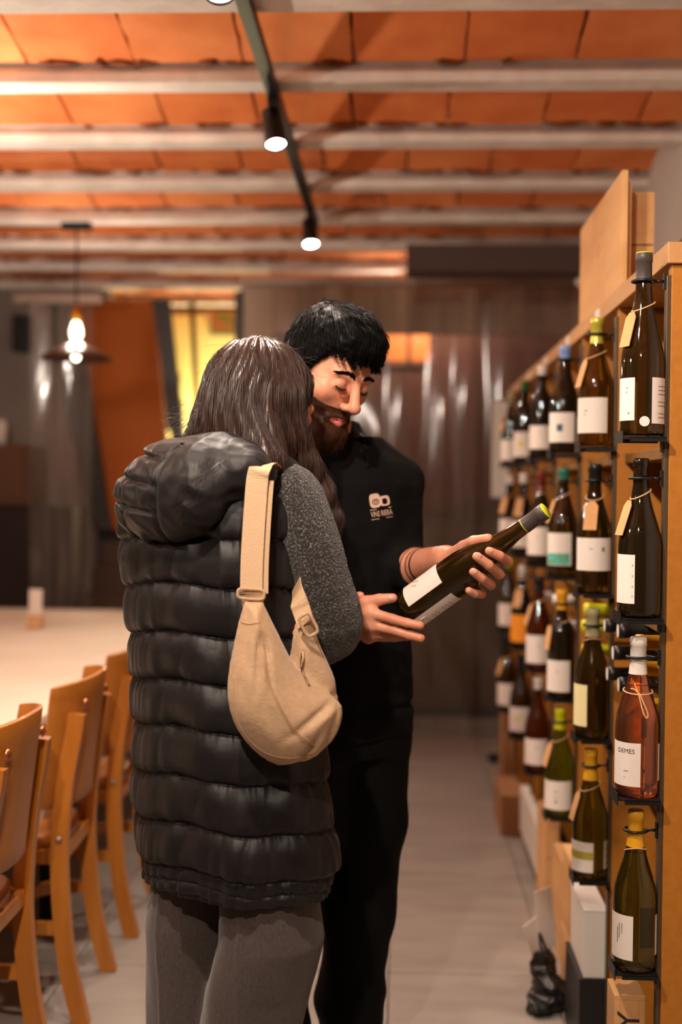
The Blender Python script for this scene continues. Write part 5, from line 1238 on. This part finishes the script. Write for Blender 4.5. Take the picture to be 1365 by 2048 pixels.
# ---- beard: grows out of the face surface
def beard_line(q):
    x, f, z = q[..., 0], -q[..., 1], q[..., 2]; top = np.interp(f, [-.02, .0, .02, .05, .075, .09, .12], [.01, .0, -.022, -.042, -.046, -.0455, -.0455])
    reg = np.maximum(z-top, -.006-f); mouth = np.sqrt((x/.0255)**2+((z+.0725)/.0088)**2)-1; return np.maximum(reg, -mouth*.01)
bd = SDF(); add_head(bd, MHM); bd.cap(hm(-.01, -.078, -.117), hm(.01, -.078, -.117), .018, .018, .02)
def bd_fx(P, d):
    q = local(MHM, P); z, f = q[..., 2], -q[..., 1]; th = .0035+.007*np.clip((-.05-z)/.05, 0, 1); reg = beard_line(q); th = th*np.clip(-reg/.012, 0, 1)**.6
    nz_ = .0018*noise3(P, 91, 3, 30.0); return np.maximum(d-th+nz_*(th > .002), np.maximum(reg, -(d+.004)))
bd.fx.append(bd_fx)
beard = mlink(skin('beard', bd, np.array(hm(0, -.03, -.06))-.15, np.array(hm(0, -.03, -.06))+.15, .003, M_beard, slack=1.6))
SPb = shell_points(fc, np.array(hm(0, -.04, -.07))-.11, np.array(hm(0, -.04, -.07))+.11, 5200, rng, lambda P: beard_line(local(MHM, P)) < -.0002+rng.normal(size=len(P))*.0022)
g_ = fc.grad(SPb); dn = np.array(Rm3 @ Vector((0, -.25, -1))); L_ = (.006+.008*np.clip((-.05-local(MHM, SPb)[:, 2])/.05, 0, 1))[:, None]*rng.uniform(.6, 1.25, (len(SPb), 1))
p1 = SPb+(g_*.55+dn*.5+rng.normal(size=SPb.shape)*.18)*L_*.6; p2 = p1+(g_*.2+dn*.8+rng.normal(size=SPb.shape)*.22)*L_*.6
V_, F_ = strands_geo(np.stack([SPb, p1, p2], 1), rng.uniform(.0003, .0006, len(SPb))); st_ = link('beard_strands', meshdata('beard_strands', V_, F_, True, M_beard)); st_['kind'] = 'stuff'; st_.parent = beard
# ---- sweatshirt
sw = SDF(); sw.add(p_loft(TR[1:], ang, 2.25), .03)
sw.chain([TC+LM*.10+UP*1.41, lS, lE+Vector((.0, .0, .01)), lE+(lWr-lE)*.30], [.052, .058, .056, .053], .03, .03); sw.chain([TC-LM*.10+UP*1.41, rS, rE, rE+(rWr-rE)*.55], [.052, .058, .056, .05], .03, .03)
sw.cap(NK+Vector((0, 0, -.03)), NK+Vector((.0, -.004, .002)), .080, .070, .03); sw.cap(NK, NK+Vector((.0, -.004, .10)), .058, .056, .006, 's')
def sw_fx(P, d):
    z = P[..., 2]; f = .0075*noise3(P*np.array([1.3, 1.3, .55]), 101, 3, 3.0)+.003*noise3(P*np.array([1, 1, 2.0]), 102, 2, 7.0)
    hem = .006*np.exp(-((z-.885)/.007)**2); return d+f*np.clip((1.5-z)*4, .2, 1)+hem
sw.fx.append(sw_fx)
sweat = mlink(skin('sweatshirt', sw, (-.58, 2.35, .80), (.25, 3.1, 1.58), .005, M_sweat)); SB = bvh_of(sweat)
for pts in (((722, 870), (730, 900), (736, 935)),):
    P = [onto(SB, x, y, .002, 2.6) for x, y in spline([(a, b, 0) for a, b in pts], 5)[:, :2]]; mlink(MB().tube(P, .003, 8).build('drawstring', M_pants))
# chest print: two rounded glasses above the words
M_print = mat('chest_print', (222, 184, 164), .8)
UX = (CAMR @ Vector((cos(R(9)), sin(R(9)), 0))); UY = (CAMR @ Vector((-sin(R(9))*-.0+.16, 1, 0)).normalized()) if False else CAMR @ Vector((-.18, .98, 0))
def printpt(x, y, c=(762, 1020)):
    """x, y in photo pixels right and up of the print's centre"""
    px = c[0]+x*cos(R(9))-y*.16; py = c[1]-x*sin(R(9))-y; return onto(SB, px, py, .0012, 2.64)
def shape(pts):
    P = [printpt(*p) for p in pts]; c = sum((Vector(p) for p in P), Vector())/len(P); c = c+(CAM0-c).normalized()*.0006; n = len(P); return [tuple(p) for p in P]+[tuple(c)], [(i, (i+1) % n, n) for i in range(n)]
lg = MB()
def rr(cx_, cy_, w, h, n=20): return [(cx_+w*cos(2*pi*i/n)/(abs(cos(2*pi*i/n))**4+abs(sin(2*pi*i/n))**4)**.25, cy_+h*sin(2*pi*i/n)/(abs(cos(2*pi*i/n))**4+abs(sin(2*pi*i/n))**4)**.25) for i in range(n)]
def annulus(o_, i_):
    P = [tuple(printpt(*p)) for p in o_]+[tuple(printpt(*p)) for p in i_]; n = len(o_); return P, [(i, (i+1) % n, n+(i+1) % n, n+i) for i in range(n)]
lg.add(*annulus(rr(-9, 20, 11, 14), rr(-8, 17, 7, 6))); lg.add(*annulus(rr(10, 17, 10, 10), rr(10, 16, 5, 6)))
for x_ in (-12, -8, -4): lg.add(*shape([(x_-1, 12), (x_+1, 12), (x_+1, 21), (x_-1, 21)]))
lg.add(*shape([(-22, 2), (21, 2), (21, 3.2), (-22, 3.2)])); lg.add(*shape([(-22, -17), (-6, -17), (-6, -16), (-22, -16)])); lg.add(*shape([(8, -17), (21, -17), (21, -16), (8, -16)]))
v_, f_ = text_geo('VINS RIERA', 11.5); xs = [p[0] for p in v_]; kx = 43/(max(xs)-min(xs))
lg.add([tuple(printpt(p[0]*kx, -7+p[1]*1.35)) for p in v_], f_)
lg.build('chest_print', M_print, sweat); mlink(sweat)
# ---- trousers and shoes
hp = SDF(); hx = TC+UP*0
hp.add(p_loft([(.98, TC.x, MY, .14, .10), (.86, TC.x, MY, .152, .112), (.78, TC.x, MY, .152, .113)], ang, 2.2), .02)
LLg = [Vector((mx(745), MY+.04, .80)), Vector((mx(738), MY+.03, .62)), Vector((mx(724), MY+.02, .42)), Vector((mx(712), MY+.03, .22)), Vector((mx(712), MY+.03, .07))]
RLg = [TC-LM*.088+UP*.80, TC-LM*.115+UP*.62, TC-LM*.145+UP*.42, TC-LM*.165+UP*.2, TC-LM*.17+UP*.07]
for L_, rr_ in ((LLg, (.094, .090, .077, .069, .064)), (RLg, (.094, .088, .076, .069, .064))): hp.chain(L_, rr_, .03, .03)
hp.fx.append(lambda P, d: d+.006*noise3(P*np.array([1.2, 1.2, .8]), 111, 3, 3.6)+.005*np.sin(P[..., 2]*75+2*np.sin(P[..., 0]*30))*np.clip((.36-P[..., 2])*3, 0, 1))
mlink(skin('trousers', hp, (-.5, 2.4, -.01), (.2, 3.05, 1.02), .006, M_pants))
Ms = Matrix(((LM.x, -FM.x, 0), (LM.y, -FM.y, 0), (0, 0, 1)))
for P_ in (LLg[-1], RLg[-1]):
    a = Vector((P_.x, P_.y, 0)); s_ = SDF(); s_.ell(a+FM*.11+UP*.04, (.047, .09, .04), Ms, .03); s_.ell(a-FM*.01+UP*.05, (.042, .065, .05), Ms, .03); s_.fx.append(lambda P, d: np.maximum(d, .002-P[..., 2]))
    mlink(skin('shoe', s_, np.array(a)-.25, np.array(a)+np.array([.28, .28, .12]), .006, M_shoe))
